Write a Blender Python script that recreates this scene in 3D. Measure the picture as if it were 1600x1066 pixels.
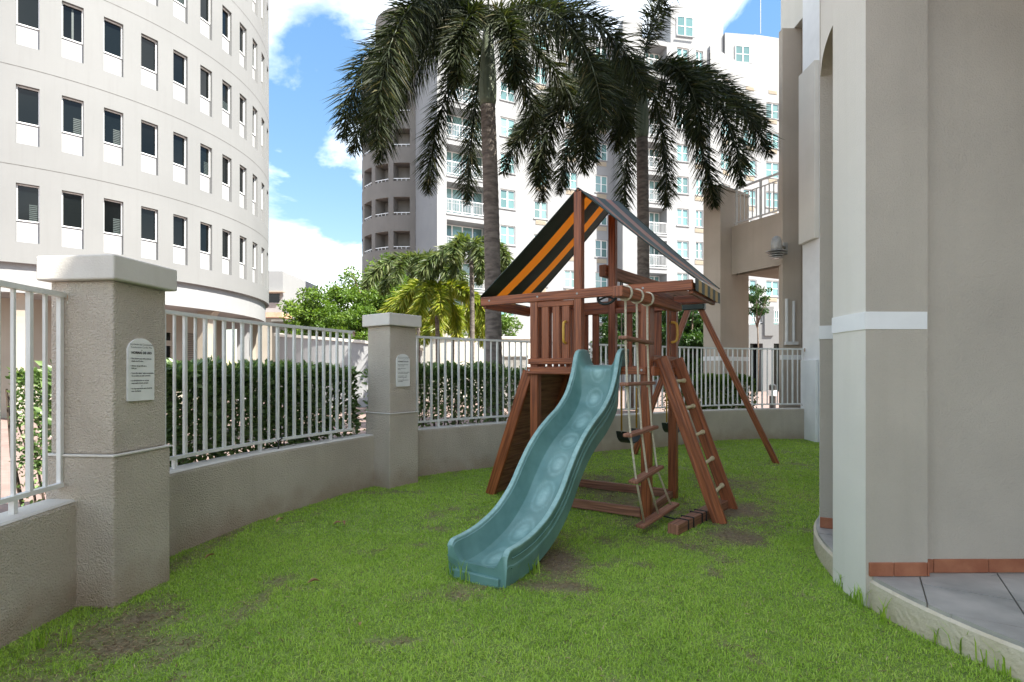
import bpy, bmesh, math, random
import numpy as np
from mathutils import Vector, Matrix
random.seed(7); rng = np.random.default_rng(11)
R_ = math.radians
scene = bpy.context.scene
for o in list(bpy.data.objects): bpy.data.objects.remove(o)

# ------------------------------------------------------------------ camera
F = 840.0; EYE = 1.4; HZ = 580.0
cd = bpy.data.cameras.new('camera'); cam = bpy.data.objects.new('camera', cd)
scene.collection.objects.link(cam); scene.camera = cam
cam.location = (0, 0, EYE); cam.rotation_euler = (math.pi/2, 0, 0)
cd.sensor_fit = 'HORIZONTAL'; cd.sensor_width = 36; cd.lens = F/1600*36
cd.shift_y = (HZ-533)/1600; cd.clip_start = .05; cd.clip_end = 3000

# ------------------------------------------------------------------ sky, sun, exposure
SUN_EL = R_(52); S_AZ = R_(121)            # azimuth from +Y towards +X
SUNV = Vector((math.cos(SUN_EL)*math.sin(S_AZ), math.cos(SUN_EL)*math.cos(S_AZ), math.sin(SUN_EL)))
world = bpy.data.worlds.new('World'); scene.world = world; world.use_nodes = True
nt = world.node_tree; N = nt.nodes; L = nt.links; N.clear()
out = N.new('ShaderNodeOutputWorld')
sky = N.new('ShaderNodeTexSky'); sky.sky_type = 'NISHITA'; sky.sun_disc = False
sky.sun_elevation = SUN_EL; sky.sun_rotation = S_AZ; sky.air_density = 1.15; sky.dust_density = .12; sky.ozone_density = 2.2
bg = N.new('ShaderNodeBackground'); bg.inputs['Strength'].default_value = .15
hs = N.new('ShaderNodeHueSaturation'); hs.inputs['Saturation'].default_value = 1.85; hs.inputs['Hue'].default_value = .51; hs.inputs['Value'].default_value = .5
gm = N.new('ShaderNodeGamma'); gm.inputs[1].default_value = .5; L.new(sky.outputs[0], gm.inputs[0]); L.new(gm.outputs[0], hs.inputs['Color'])
tc = N.new('ShaderNodeTexCoord'); mp = N.new('ShaderNodeMapping')
mp.inputs['Scale'].default_value = (1, 1, 1.9); mp.inputs['Location'].default_value = (0.67, 6.77, 8.04)
L.new(tc.outputs['Generated'], mp.inputs[0])
n1 = N.new('ShaderNodeTexNoise'); n1.inputs['Scale'].default_value = 2.6; n1.inputs['Detail'].default_value = 9; n1.inputs['Roughness'].default_value = .55; n1.inputs['Distortion'].default_value = .25
L.new(mp.outputs[0], n1.inputs['Vector'])
cr = N.new('ShaderNodeValToRGB'); cr.color_ramp.elements[0].position = .455; cr.color_ramp.elements[1].position = .74
L.new(n1.outputs['Fac'], cr.inputs[0])
n2 = N.new('ShaderNodeTexNoise'); n2.inputs['Scale'].default_value = 5; n2.inputs['Detail'].default_value = 8
L.new(mp.outputs[0], n2.inputs['Vector'])
cc = N.new('ShaderNodeValToRGB'); cc.color_ramp.elements[0].color = (2.0, 2.15, 2.4, 1); cc.color_ramp.elements[1].color = (6.2, 6.2, 6.25, 1)
cc.color_ramp.elements[0].position = .38; cc.color_ramp.elements[1].position = .68
L.new(n2.outputs['Fac'], cc.inputs[0])
mx = N.new('ShaderNodeMixRGB'); L.new(cr.outputs[0], mx.inputs[0]); L.new(hs.outputs[0], mx.inputs[1]); L.new(cc.outputs[0], mx.inputs[2])
L.new(mx.outputs[0], bg.inputs['Color']); L.new(bg.outputs[0], out.inputs[0])

sl = bpy.data.lights.new('sun', 'SUN'); sl.energy = 2.0; sl.angle = R_(.5); sl.color = (1, .985, .97)
so = bpy.data.objects.new('sun', sl); scene.collection.objects.link(so)
so.rotation_euler = SUNV.to_track_quat('Z', 'Y').to_euler(); so.location = SUNV*60
vs = scene.view_settings; vs.view_transform = 'Standard'; vs.look = 'None'; vs.gamma = 1; vs.exposure = 3.0
vs.use_curve_mapping = False
try:
    vs.use_white_balance = True; vs.white_balance_temperature = 7100; vs.white_balance_tint = 7
except Exception: pass
scene.render.engine = 'CYCLES'

# ------------------------------------------------------------------ helpers
def W(px, py, Y): return Vector(((px-800)/F*Y, Y, EYE-(py-HZ)/F*Y))
def G(px, py, z=0):
    Y = (EYE-z)*F/(py-HZ); return Vector(((px-800)/F*Y, Y, z))
C = scene.collection
def tag(o, label=None, cat=None, group=None, kind=None):
    if label: o['label'] = label
    if cat: o['category'] = cat
    if group: o['group'] = group
    if kind: o['kind'] = kind
    return o
def thing(name, label, cat, loc=(0, 0, 0), rz=0, group=None):
    o = bpy.data.objects.new(name, None); C.objects.link(o); o.empty_display_size = .1
    o.location = loc; o.rotation_euler = (0, 0, rz); tag(o, label, cat, group); return o

class MB:
    def __init__(s): s.v = []; s.f = []; s.m = []; s.uv = {}
    def quad(s, a, b, c, d, m=0):
        n = len(s.v); s.v += [tuple(a), tuple(b), tuple(c), tuple(d)]; s.f.append((n, n+1, n+2, n+3)); s.m.append(m); return s
    def poly(s, pts, m=0):
        n = len(s.v); s.v += [tuple(p) for p in pts]; s.f.append(tuple(range(n, n+len(pts)))); s.m.append(m); return s
    def box(s, x0, x1, y0, y1, z0, z1, m=0, M=None):
        p = [Vector(q) for q in ((x0,y0,z0),(x1,y0,z0),(x1,y1,z0),(x0,y1,z0),(x0,y0,z1),(x1,y0,z1),(x1,y1,z1),(x0,y1,z1))]
        if M is not None: p = [M@q for q in p]
        n = len(s.v); s.v += [tuple(q) for q in p]
        for f in ((0,3,2,1),(4,5,6,7),(0,1,5,4),(1,2,6,5),(2,3,7,6),(3,0,4,7)): s.f.append(tuple(n+i for i in f)); s.m.append(m)
        return s
    def beam(s, p0, p1, w, h, up=(0, 0, 1), m=0, taper=1):
        p0 = Vector(p0); p1 = Vector(p1); d = (p1-p0); ln = d.length; d.normalize(); up = Vector(up)
        x = d.cross(up)
        if x.length < 1e-4: x = d.cross(Vector((0, 1, 0)))
        x.normalize(); u = x.cross(d).normalized()
        n = len(s.v)
        for p, k in ((p0, 1), (p1, taper)):
            for a, b in ((-1,-1),(1,-1),(1,1),(-1,1)): s.v.append(tuple(p+x*(a*w/2*k)+u*(b*h/2*k)))
        off = random.random()*20
        for i, f in enumerate(((0,1,5,4),(1,2,6,5),(2,3,7,6),(3,0,4,7))):
            s.uv[len(s.f)] = [(off, off+i*.1), (off, off+i*.1+.09), (off+ln, off+i*.1+.09), (off+ln, off+i*.1)]
            s.f.append(tuple(n+j for j in f)); s.m.append(m)
        for f in ((3,2,1,0),(4,5,6,7)):
            s.uv[len(s.f)] = [(off, off), (off+.01, off+.09), (off+.02, off+.09), (off+.02, off)]
            s.f.append(tuple(n+j for j in f)); s.m.append(m)
        return s
    def tube(s, pts, r, n=8, m=0, caps=True):
        pts = [Vector(p) for p in pts]; rr = r if isinstance(r, (list, tuple)) else [r]*len(pts)
        base = len(s.v); prev = None
        for i, p in enumerate(pts):
            d = (pts[min(i+1, len(pts)-1)]-pts[max(i-1, 0)])
            if d.length < 1e-9: d = Vector((0, 0, 1))
            d.normalize()
            if prev is None:
                x = d.cross(Vector((0, 0, 1)))
                if x.length < 1e-3: x = d.cross(Vector((0, 1, 0)))
            else: x = prev-d*prev.dot(d)
            x.normalize(); prev = x; y = d.cross(x)
            for k in range(n):
                a = 2*math.pi*k/n; s.v.append(tuple(p+(x*math.cos(a)+y*math.sin(a))*rr[i]))
        for i in range(len(pts)-1):
            for k in range(n):
                a = base+i*n+k; b = base+i*n+(k+1) % n; s.f.append((a, b, b+n, a+n)); s.m.append(m)
        if caps:
            s.f.append(tuple(base+k for k in range(n))[::-1]); s.m.append(m)
            s.f.append(tuple(base+(len(pts)-1)*n+k for k in range(n))); s.m.append(m)
        return s
    def lathe(s, prof, c=(0, 0, 0), n=20, m=0):
        c = Vector(c); base = len(s.v)
        for r, z in prof:
            for k in range(n):
                a = 2*math.pi*k/n; s.v.append((c.x+r*math.cos(a), c.y+r*math.sin(a), c.z+z))
        for i in range(len(prof)-1):
            for k in range(n):
                a = base+i*n+k; b = base+i*n+(k+1) % n; s.f.append((a, b, b+n, a+n)); s.m.append(m)
        s.f.append(tuple(base+k for k in range(n))[::-1]); s.m.append(m)
        s.f.append(tuple(base+(len(prof)-1)*n+k for k in range(n))); s.m.append(m)
        return s
    def mesh(s, name, mats, smooth=False):
        me = bpy.data.meshes.new(name); me.from_pydata(s.v, [], s.f)
        mats = mats if isinstance(mats, (list, tuple)) else [mats]
        for k in mats: me.materials.append(k)
        if len(mats) > 1: me.polygons.foreach_set('material_index', s.m)
        if s.uv:
            uvl = me.uv_layers.new(name='UVMap').data
            for p in me.polygons:
                if p.index in s.uv:
                    for li, q in zip(p.loop_indices, s.uv[p.index]): uvl[li].uv = q
        if smooth: me.polygons.foreach_set('use_smooth', [True]*len(me.polygons))
        me.update(); return me
    def build(s, name, mats, parent=None, world=False, smooth=False, bevel=0, seg=1):
        return put(name, s.mesh(name, mats, smooth), parent, world, bevel=bevel, seg=seg)
def wloc(o):
    while o.parent: o = o.parent
    return o
def put(name, me, parent=None, world=False, loc=None, rz=None, bevel=0, seg=1):
    o = bpy.data.objects.new(name, me); C.objects.link(o)
    if loc is not None: o.location = loc
    if rz is not None: o.rotation_euler = (0, 0, rz)
    if parent:
        o.parent = parent
        if world: o.matrix_parent_inverse = (Matrix.Translation(parent.location) @ parent.rotation_euler.to_matrix().to_4x4()).inverted()
    if bevel:
        b = o.modifiers.new('bevel', 'BEVEL'); b.width = bevel; b.segments = seg; b.limit_method = 'ANGLE'; b.angle_limit = R_(40); b.harden_normals = False
    return o
def struct(name, mb, mat, **k): return tag(mb.build(name, mat, **k), kind='structure')

# ------------------------------------------------------------------ materials
def newmat(name):
    m = bpy.data.materials.new(name); m.use_nodes = True; t = m.node_tree
    return m, t.nodes, t.links, t.nodes['Principled BSDF']
def rgb(c): return (c[0], c[1], c[2], 1)
def pmat(name, c1, c2=None, scale=3, rough=.8, bump=0, bscale=60, detail=6, coord='pos', metal=0, spec=.5, rampw=(.35, .65), base_stain=None, streak=None, transl=0, stretch=None):
    m, n, l, b = newmat(name); c2 = c2 or c1
    b.inputs['Roughness'].default_value = rough; b.inputs['Metallic'].default_value = metal; b.inputs['Specular IOR Level'].default_value = spec
    if coord == 'pos': src = n.new('ShaderNodeNewGeometry').outputs['Position']
    else: src = n.new('ShaderNodeTexCoord').outputs['UV' if coord == 'uv' else 'Object']
    vec = src
    if stretch:
        mp = n.new('ShaderNodeMapping'); mp.inputs['Scale'].default_value = stretch; l.new(src, mp.inputs[0]); vec = mp.outputs[0]
    t = n.new('ShaderNodeTexNoise'); t.inputs['Scale'].default_value = scale; t.inputs['Detail'].default_value = detail; l.new(vec, t.inputs['Vector'])
    r = n.new('ShaderNodeValToRGB'); r.color_ramp.elements[0].color = rgb(c1); r.color_ramp.elements[1].color = rgb(c2)
    r.color_ramp.elements[0].position, r.color_ramp.elements[1].position = rampw
    l.new(t.outputs['Fac'], r.inputs[0]); col = r.outputs[0]
    if streak:      # faint vertical water marks
        mp2 = n.new('ShaderNodeMapping'); mp2.inputs['Scale'].default_value = (9, 9, .5); l.new(src, mp2.inputs[0])
        t2 = n.new('ShaderNodeTexNoise'); t2.inputs['Scale'].default_value = 1.0; t2.inputs['Detail'].default_value = 5; l.new(mp2.outputs[0], t2.inputs['Vector'])
        r2 = n.new('ShaderNodeMapRange'); r2.inputs[1].default_value = .52; r2.inputs[2].default_value = .75; r2.inputs[4].default_value = streak[1]
        l.new(t2.outputs['Fac'], r2.inputs[0])
        mm = n.new('ShaderNodeMixRGB'); mm.inputs[2].default_value = rgb(streak[0]); l.new(r2.outputs[0], mm.inputs[0]); l.new(col, mm.inputs[1]); col = mm.outputs[0]
    if base_stain:  # soil splash along the foot of the wall
        sp = n.new('ShaderNodeSeparateXYZ'); l.new(src, sp.inputs[0])
        t3 = n.new('ShaderNodeTexNoise'); t3.inputs['Scale'].default_value = 5; t3.inputs['Detail'].default_value = 7; l.new(src, t3.inputs['Vector'])
        ma = n.new('ShaderNodeMath'); ma.operation = 'MULTIPLY_ADD'; ma.inputs[1].default_value = -.5; l.new(t3.outputs['Fac'], ma.inputs[0]); l.new(sp.outputs['Z'], ma.inputs[2])
        r3 = n.new('ShaderNodeMapRange'); r3.inputs[1].default_value = -.02; r3.inputs[2].default_value = -.24; r3.inputs[3].default_value = 0; r3.inputs[4].default_value = .45
        l.new(ma.outputs[0], r3.inputs[0])
        mm = n.new('ShaderNodeMixRGB'); mm.inputs[2].default_value = rgb(base_stain); l.new(r3.outputs[0], mm.inputs[0]); l.new(col, mm.inputs[1]); col = mm.outputs[0]
    l.new(col, b.inputs['Base Color'])
    if bump:
        tb = n.new('ShaderNodeTexNoise'); tb.inputs['Scale'].default_value = bscale; tb.inputs['Detail'].default_value = 3; l.new(vec, tb.inputs['Vector'])
        bp = n.new('ShaderNodeBump'); bp.inputs['Strength'].default_value = bump; bp.inputs['Distance'].default_value = .02 if bump < .6 else .03
        l.new(tb.outputs['Fac'], bp.inputs['Height']); l.new(bp.outputs[0], b.inputs['Normal'])
    return m
def leafmat(name, stops, transl=.35, rough=.45, spec=.4):
    m, n, l, b = newmat(name)
    at = n.new('ShaderNodeAttribute'); at.attribute_name = 'rnd'
    r = n.new('ShaderNodeValToRGB')
    els = r.color_ramp.elements
    while len(els) < len(stops): els.new(.5)
    for e, (p, c) in zip(els, stops): e.position = p; e.color = rgb(c)
    l.new(at.outputs['Fac'], r.inputs[0]); l.new(r.outputs[0], b.inputs['Base Color'])
    b.inputs['Roughness'].default_value = rough; b.inputs['Specular IOR Level'].default_value = spec
    tr = n.new('ShaderNodeBsdfTranslucent')
    g = n.new('ShaderNodeMixRGB'); g.blend_type = 'MULTIPLY'; g.inputs[0].default_value = 1; g.inputs[2].default_value = (1.25, 1.3, .6, 1)
    l.new(r.outputs[0], g.inputs[1]); l.new(g.outputs[0], tr.inputs[0])
    ms = n.new('ShaderNodeMixShader'); ms.inputs[0].default_value = transl
    l.new(b.outputs[0], ms.inputs[1]); l.new(tr.outputs[0], ms.inputs[2]); l.new(ms.outputs[0], n['Material Output'].inputs[0])
    return m

M = {}
M['stucco'] = pmat('taupe_stucco', (0.542, 0.471, 0.391), (0.626, 0.552, 0.462), 2.2, .92, .95, 95, base_stain=(.34, .21, .12), streak=((0.466, 0.405, 0.319), 0.25))
M['coping'] = pmat('pale_coping', (0.575, 0.541, 0.493), (0.655, 0.627, 0.571), 3, .85, .15, 90, streak=((0.494, 0.465, 0.403), 0.25))
M['fence'] = pmat('cream_fence_paint', (.66, .66, .64), (.76, .76, .74), 6, .38, .04, 40)
M['rust'] = pmat('rusty_bracket', (.30, .16, .08), (.66, .62, .55), 30, .7)
M['plaque'] = pmat('plaque_white', (.72, .73, .71), (.8, .8, .78), 8, .45)
M['ink'] = pmat('black_lettering', (.02, .02, .02), None, 3, .6)
M['ltwall'] = pmat('pale_render', (0.678, 0.643, 0.572), (0.725, 0.689, 0.619), 1.6, .85, .18, 110, streak=((0.583, 0.553, 0.467), 0.22))
M['taupe'] = pmat('taupe_render', (0.431, 0.385, 0.326), (0.495, 0.443, 0.374), 1.3, .88, .35, 95, streak=((0.371, 0.331, 0.266), 0.2))
M['tan'] = pmat('tan_render', (0.462, 0.389, 0.315), (0.525, 0.446, 0.367), 1.2, .88, .25, 60, streak=((0.397, 0.335, 0.257), 0.3))
M['band'] = pmat('white_band', (.8, .8, .79), (.85, .85, .84), 5, .6, .05, 60)
M['terracotta'] = pmat('terracotta', (.30, .10, .05), (.40, .155, .08), 9, .7, .15, 60)
M['patio_tile'] = pmat('slate_tile', (0.302, 0.287, 0.262), (0.470, 0.439, 0.400), 3.5, .55, .12, 30)
M['patio_side'] = pmat('cream_plinth', (.52, .45, .33), (.66, .60, .49), 5, .9, .5, 35, base_stain=(.40, .32, .2))
M['office'] = pmat('office_render', (.178, .180, .181), (.193, .195, .196), .5, .85, .05, 30, streak=((.160, .160, .159), 0.3))
M['joint'] = pmat('dark_joint', (.085, .08, .075))
M['white'] = pmat('white_render', (.262, .266, .274), (.285, .289, .297), .6, .8, .03, 20, streak=((.295, .293, .29), 0.3))
M['panel'] = pmat('white_panel', (.33, .334, .345), (.36, .364, .375), 5, .6)
M['cream'] = pmat('cream_render', (.33, .295, .245), (.37, .335, .285), .8, .85, .05, 20)
M['gtower'] = pmat('taupe_tower', (.19, .174, .16), (.215, .198, .183), .7, .88, .05, 15, streak=((.168, .152, .138), 0.3))
M['frame'] = pmat('white_frame', (.8, .8, .8), None, 3, .45)
M['grille'] = pmat('tan_grille', (.36, .31, .24), (.42, .36, .28), 30, .7)
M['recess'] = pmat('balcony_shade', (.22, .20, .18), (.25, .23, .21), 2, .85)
M['wood'] = pmat('red_stained_wood', (.13, .032, .010), (.36, .105, .036), 1, .42, .35, 1, coord='uv', detail=8, stretch=(2.2, 55, 1))
M['woodold'] = pmat('weathered_wood', (.15, .055, .03), (.33, .15, .09), 1, .6, .4, 1, coord='uv', detail=8, stretch=(2.2, 55, 1))
M['rope'] = pmat('cream_rope', (.55, .48, .34), (.68, .62, .48), 60, .9, .6, 160)
M['yellow'] = pmat('yellow_plastic', (.55, .30, .04), (.62, .36, .06), 10, .35)
M['dowel'] = pmat('cream_dowel', (.58, .47, .28), (.68, .58, .38), 14, .5)
M['slide'] = pmat('teal_plastic', (.036, .128, .135), (.062, .182, .185), 5, .36, .03, 120, streak=((.10, .24, .24), .4))
def slidemat():
    m, n, l, b = newmat('teal_plastic'); b.inputs['Roughness'].default_value = .34
    g = n.new('ShaderNodeTexCoord'); t = n.new('ShaderNodeTexNoise'); t.inputs['Scale'].default_value = 6; t.inputs['Detail'].default_value = 8; l.new(g.outputs['Object'], t.inputs['Vector'])
    r = n.new('ShaderNodeValToRGB'); r.color_ramp.elements[0].color = (.09, .205, .188, 1); r.color_ramp.elements[1].color = (.145, .29, .27, 1); r.color_ramp.elements[0].position = .3; r.color_ramp.elements[1].position = .72; l.new(t.outputs['Fac'], r.inputs[0])
    a = n.new('ShaderNodeAttribute'); a.attribute_name = 'wear'; t2 = n.new('ShaderNodeTexNoise'); t2.inputs['Scale'].default_value = 25; t2.inputs['Detail'].default_value = 6; l.new(g.outputs['Object'], t2.inputs['Vector'])
    mu = n.new('ShaderNodeMath'); mu.operation = 'MULTIPLY'; l.new(a.outputs['Fac'], mu.inputs[0]); l.new(t2.outputs['Fac'], mu.inputs[1])
    mm = n.new('ShaderNodeMixRGB'); mm.inputs[2].default_value = (.36, .56, .53, 1); l.new(mu.outputs[0], mm.inputs[0]); l.new(r.outputs[0], mm.inputs[1]); l.new(mm.outputs[0], b.inputs['Base Color'])
    rr = n.new('ShaderNodeMapRange'); rr.inputs[3].default_value = .28; rr.inputs[4].default_value = .5; l.new(t2.outputs['Fac'], rr.inputs[0]); l.new(rr.outputs[0], b.inputs['Roughness']); return m
M['slide'] = slidemat()
def cloth(name, c, tr, rough=.5):
    m = pmat(name, [k*.85 for k in c], c, 8, rough, .08, 90); n = m.node_tree.nodes; l = m.node_tree.links; b = n['Principled BSDF']
    t = n.new('ShaderNodeBsdfTranslucent'); t.inputs[0].default_value = rgb(c); ms = n.new('ShaderNodeMixShader'); ms.inputs[0].default_value = tr
    l.new(b.outputs[0], ms.inputs[1]); l.new(t.outputs[0], ms.inputs[2]); l.new(ms.outputs[0], n['Material Output'].inputs[0]); return m
M['canvas_g'] = pmat('green_canvas', (.010, .026, .022), (.016, .036, .030), 8, .45, .08, 90)
M['canvas_o'] = cloth('orange_canvas', (.95, .34, .03), .6)
def twoside(name, cin, cout, tr):
    m = cloth(name, cin, tr); n = m.node_tree.nodes; l = m.node_tree.links; b = n['Principled BSDF']
    g = n.new('ShaderNodeNewGeometry'); mm = n.new('ShaderNodeMixRGB'); mm.inputs[1].default_value = rgb(cout); mm.inputs[2].default_value = rgb(cin)
    l.new(g.outputs['Backfacing'], mm.inputs[0]); l.new(mm.outputs[0], b.inputs['Base Color']); return m
M['canvas_o'] = twoside('orange_canvas', (.95, .25, .018), (.34, .33, .33), .5)  # grey outer side paints in the glare of light on the orange cloth
M['canvas_y'] = pmat('tan_canvas', (.42, .25, .06), (.5, .3, .08), 8, .5)
M['canvas_grey'] = pmat('grey_canvas', (.42, .40, .40), (.5, .48, .48), 8, .4)
M['rubber'] = pmat('green_black_rubber', (.012, .02, .02), (.02, .03, .03), 8, .5)
M['metal'] = pmat('grey_metal', (.30, .29, .27), (.42, .41, .39), 12, .45, metal=.25)
M['blackmetal'] = pmat('black_metal', (.02, .02, .02), None, 3, .4)
M['bark'] = pmat('palm_bark', (.085, .07, .06), (.19, .16, .14), 6, .9, .6, 25, stretch=(1, 1, 3))
M['shaft'] = pmat('palm_crownshaft', (.10, .13, .085), (.17, .20, .13), 4, .55, .1, 30, stretch=(6, 6, .6))
M['brownbark'] = pmat('tree_bark', (.08, .055, .04), (.16, .12, .09), 8, .9, .5, 30)
M['stem'] = pmat('hedge_stem', (.05, .035, .025), (.11, .08, .06), 9, .9)
M['dryleaf'] = pmat('dry_leaf', (.22, .10, .04), (.38, .22, .11), 30, .7)
M['roofred'] = pmat('terracotta_roof', (.52, .30, .20), (.60, .38, .27), 3, .8)
M['asph'] = pmat('light_concrete', (.50, .46, .40), (.58, .54, .48), 2, .9)

def glass(name, c, rough=.06):
    m, n, l, b = newmat(name); b.inputs['Roughness'].default_value = rough; b.inputs['Specular IOR Level'].default_value = .9 if c[0] > .05 else .3
    t = n.new('ShaderNodeTexNoise'); t.inputs['Scale'].default_value = .35; t.inputs['Detail'].default_value = 2
    g = n.new('ShaderNodeNewGeometry'); l.new(g.outputs['Position'], t.inputs['Vector'])
    oi = n.new('ShaderNodeObjectInfo')
    mxx = n.new('ShaderNodeMath'); mxx.operation = 'MULTIPLY_ADD'; mxx.inputs[1].default_value = .75; mxx.inputs[2].default_value = 0
    l.new(oi.outputs['Random'], mxx.inputs[0])
    r = n.new('ShaderNodeValToRGB'); r.color_ramp.elements[0].color = rgb([k*.55 for k in c]); r.color_ramp.elements[1].color = rgb([min(1, k*1.5) for k in c])
    l.new(mxx.outputs[0], r.inputs[0]); l.new(r.outputs[0], b.inputs['Base Color']); return m
M['glass'] = glass('teal_glass', (.16, .29, .29), .04)
M['darkglass'] = glass('dark_glass', (.004, .006, .0065), .1)

def plaza():
    m, n, l, b = newmat('pink_pavers'); b.inputs['Roughness'].default_value = .85
    g = n.new('ShaderNodeNewGeometry'); br = n.new('ShaderNodeTexBrick')
    br.inputs['Scale'].default_value = 4; br.inputs['Color1'].default_value = (.26, .175, .15, 1); br.inputs['Color2'].default_value = (.30, .215, .19, 1)
    br.inputs['Mortar'].default_value = (.22, .16, .14, 1); br.inputs['Mortar Size'].default_value = .015
    l.new(g.outputs['Position'], br.inputs['Vector'])
    t = n.new('ShaderNodeTexNoise'); t.inputs['Scale'].default_value = .8; t.inputs['Detail'].default_value = 7; l.new(g.outputs['Position'], t.inputs['Vector'])
    mm = n.new('ShaderNodeMixRGB'); mm.blend_type = 'MULTIPLY'; mm.inputs[0].default_value = .5; l.new(br.outputs[0], mm.inputs[1]); l.new(t.outputs['Fac'], mm.inputs[2])
    l.new(mm.outputs[0], b.inputs['Base Color']); return m
M['plaza'] = plaza()

def lawnmat():
    m, n, l, b = newmat('lawn_soil'); b.inputs['Roughness'].default_value = .95
    g = n.new('ShaderNodeNewGeometry'); at = n.new('ShaderNodeAttribute'); at.attribute_name = 'bare'
    t = n.new('ShaderNodeTexNoise'); t.inputs['Scale'].default_value = 9; t.inputs['Detail'].default_value = 9; l.new(g.outputs['Position'], t.inputs['Vector'])
    r = n.new('ShaderNodeValToRGB'); r.color_ramp.elements[0].color = (.13, .20, .035, 1); r.color_ramp.elements[1].color = (.24, .33, .07, 1)
    r.color_ramp.elements[0].position = .3; r.color_ramp.elements[1].position = .7
    l.new(t.outputs['Fac'], r.inputs[0])
    r2 = n.new('ShaderNodeValToRGB'); r2.color_ramp.elements[0].color = (.11, .078, .048, 1); r2.color_ramp.elements[1].color = (.30, .225, .14, 1)
    t2 = n.new('ShaderNodeTexNoise'); t2.inputs['Scale'].default_value = 30; t2.inputs['Detail'].default_value = 8; l.new(g.outputs['Position'], t2.inputs['Vector']); l.new(t2.outputs['Fac'], r2.inputs[0])
    mm = n.new('ShaderNodeMixRGB'); l.new(at.outputs['Fac'], mm.inputs[0]); l.new(r.outputs[0], mm.inputs[1]); l.new(r2.outputs[0], mm.inputs[2])
    l.new(mm.outputs[0], b.inputs['Base Color'])
    bp = n.new('ShaderNodeBump'); bp.inputs['Strength'].default_value = .7; bp.inputs['Distance'].default_value = .03
    t4 = n.new('ShaderNodeTexNoise'); t4.inputs['Scale'].default_value = 70; t4.inputs['Detail'].default_value = 4; l.new(g.outputs['Position'], t4.inputs['Vector'])
    l.new(t4.outputs['Fac'], bp.inputs['Height']); l.new(bp.outputs[0], b.inputs['Normal']); return m
M['lawn'] = lawnmat()
M['grass'] = leafmat('grass_blades', [(0, (.15, .27, .03)), (.4, (.31, .48, .06)), (.75, (.45, .60, .11)), (.92, (.53, .56, .2)), (1, (.62, .5, .3))], .3, .5, .3)
M['thatch'] = leafmat('dry_thatch', [(0, (.10, .065, .035)), (.5, (.22, .15, .085)), (.85, (.38, .29, .17)), (1, (.20, .28, .06))], .15, .8, .2)
M['hedge'] = leafmat('hedge_leaves', [(0, (.055, .10, .035)), (.5, (.13, .21, .075)), (.85, (.24, .34, .15)), (1, (.36, .44, .22))], .35, .35, .5)
M['tree'] = leafmat('tree_leaves', [(0, (.05, .10, .016)), (.6, (.11, .19, .03)), (1, (.2, .28, .055))], .4, .4, .4)
M['darktree'] = leafmat('dark_tree_leaves', [(0, (.016, .045, .010)), (.6, (.035, .085, .018)), (1, (.07, .13, .03))], .3, .4, .4)
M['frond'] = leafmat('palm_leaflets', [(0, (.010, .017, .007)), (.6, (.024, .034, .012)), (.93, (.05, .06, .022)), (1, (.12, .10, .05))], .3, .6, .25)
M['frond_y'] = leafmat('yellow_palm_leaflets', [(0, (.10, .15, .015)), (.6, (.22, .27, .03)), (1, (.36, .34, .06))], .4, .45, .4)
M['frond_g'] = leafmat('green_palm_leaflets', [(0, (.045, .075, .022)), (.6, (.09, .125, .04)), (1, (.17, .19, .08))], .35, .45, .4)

# ------------------------------------------------------------------ numpy leaf / blade meshes
def np_mesh(name, verts, nper, faces, rnd, mat):
    """verts (n,nper,3); faces: list of index tuples inside one element (all same size)"""
    n = len(verts); fs = len(faces[0]); me = bpy.data.meshes.new(name)
    me.vertices.add(n*nper); me.vertices.foreach_set('co', np.ascontiguousarray(verts, dtype=np.float32).ravel())
    idx = (np.arange(n)[:, None, None]*nper+np.array(faces)[None]).reshape(-1)
    me.loops.add(len(idx)); me.loops.foreach_set('vertex_index', idx.astype(np.int32))
    nf = n*len(faces); me.polygons.add(nf); me.polygons.foreach_set('loop_start', np.arange(nf, dtype=np.int32)*fs)
    a = me.attributes.new('rnd', 'FLOAT', 'POINT'); a.data.foreach_set('value', np.repeat(rnd, nper).astype(np.float32))
    me.materials.append(mat); me.update(calc_edges=True); return me
def unit(v): return v/np.maximum(np.linalg.norm(v, axis=-1, keepdims=True), 1e-9)
def leaves(P, D, length, width, rnd, mat, name, fold=.25, droop=0):
    """diamond leaves at P pointing along D"""
    n = len(P); D = unit(D); up = unit(rng.normal(size=(n, 3))+np.array([0, 0, .8])); S = unit(np.cross(D, up)); U = np.cross(S, D)
    ln = np.broadcast_to(np.asarray(length, float), (n,))[:, None]; wd = np.broadcast_to(np.asarray(width, float), (n,))[:, None]
    mid = P+D*ln*.5
    tip = P+D*ln+np.array([0, 0, -1])*ln*droop
    V = np.stack([P, mid+S*wd*.5+U*wd*fold, tip, mid-S*wd*.5+U*wd*fold], 1)
    return np_mesh(name, V, 4, [(0, 1, 2), (0, 2, 3)], rnd, mat)

def catmull(pts, n=8):
    pts = [Vector(p) for p in pts]; o = []
    for i in range(len(pts)-1):
        p0 = pts[max(i-1, 0)]; p1 = pts[i]; p2 = pts[i+1]; p3 = pts[min(i+2, len(pts)-1)]
        for k in range(n):
            t = k/n; o.append(.5*((2*p1)+(p2-p0)*t+(2*p0-5*p1+4*p2-p3)*t*t+(3*p1-p0-3*p2+p3)*t**3))
    o.append(pts[-1]); return o

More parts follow.
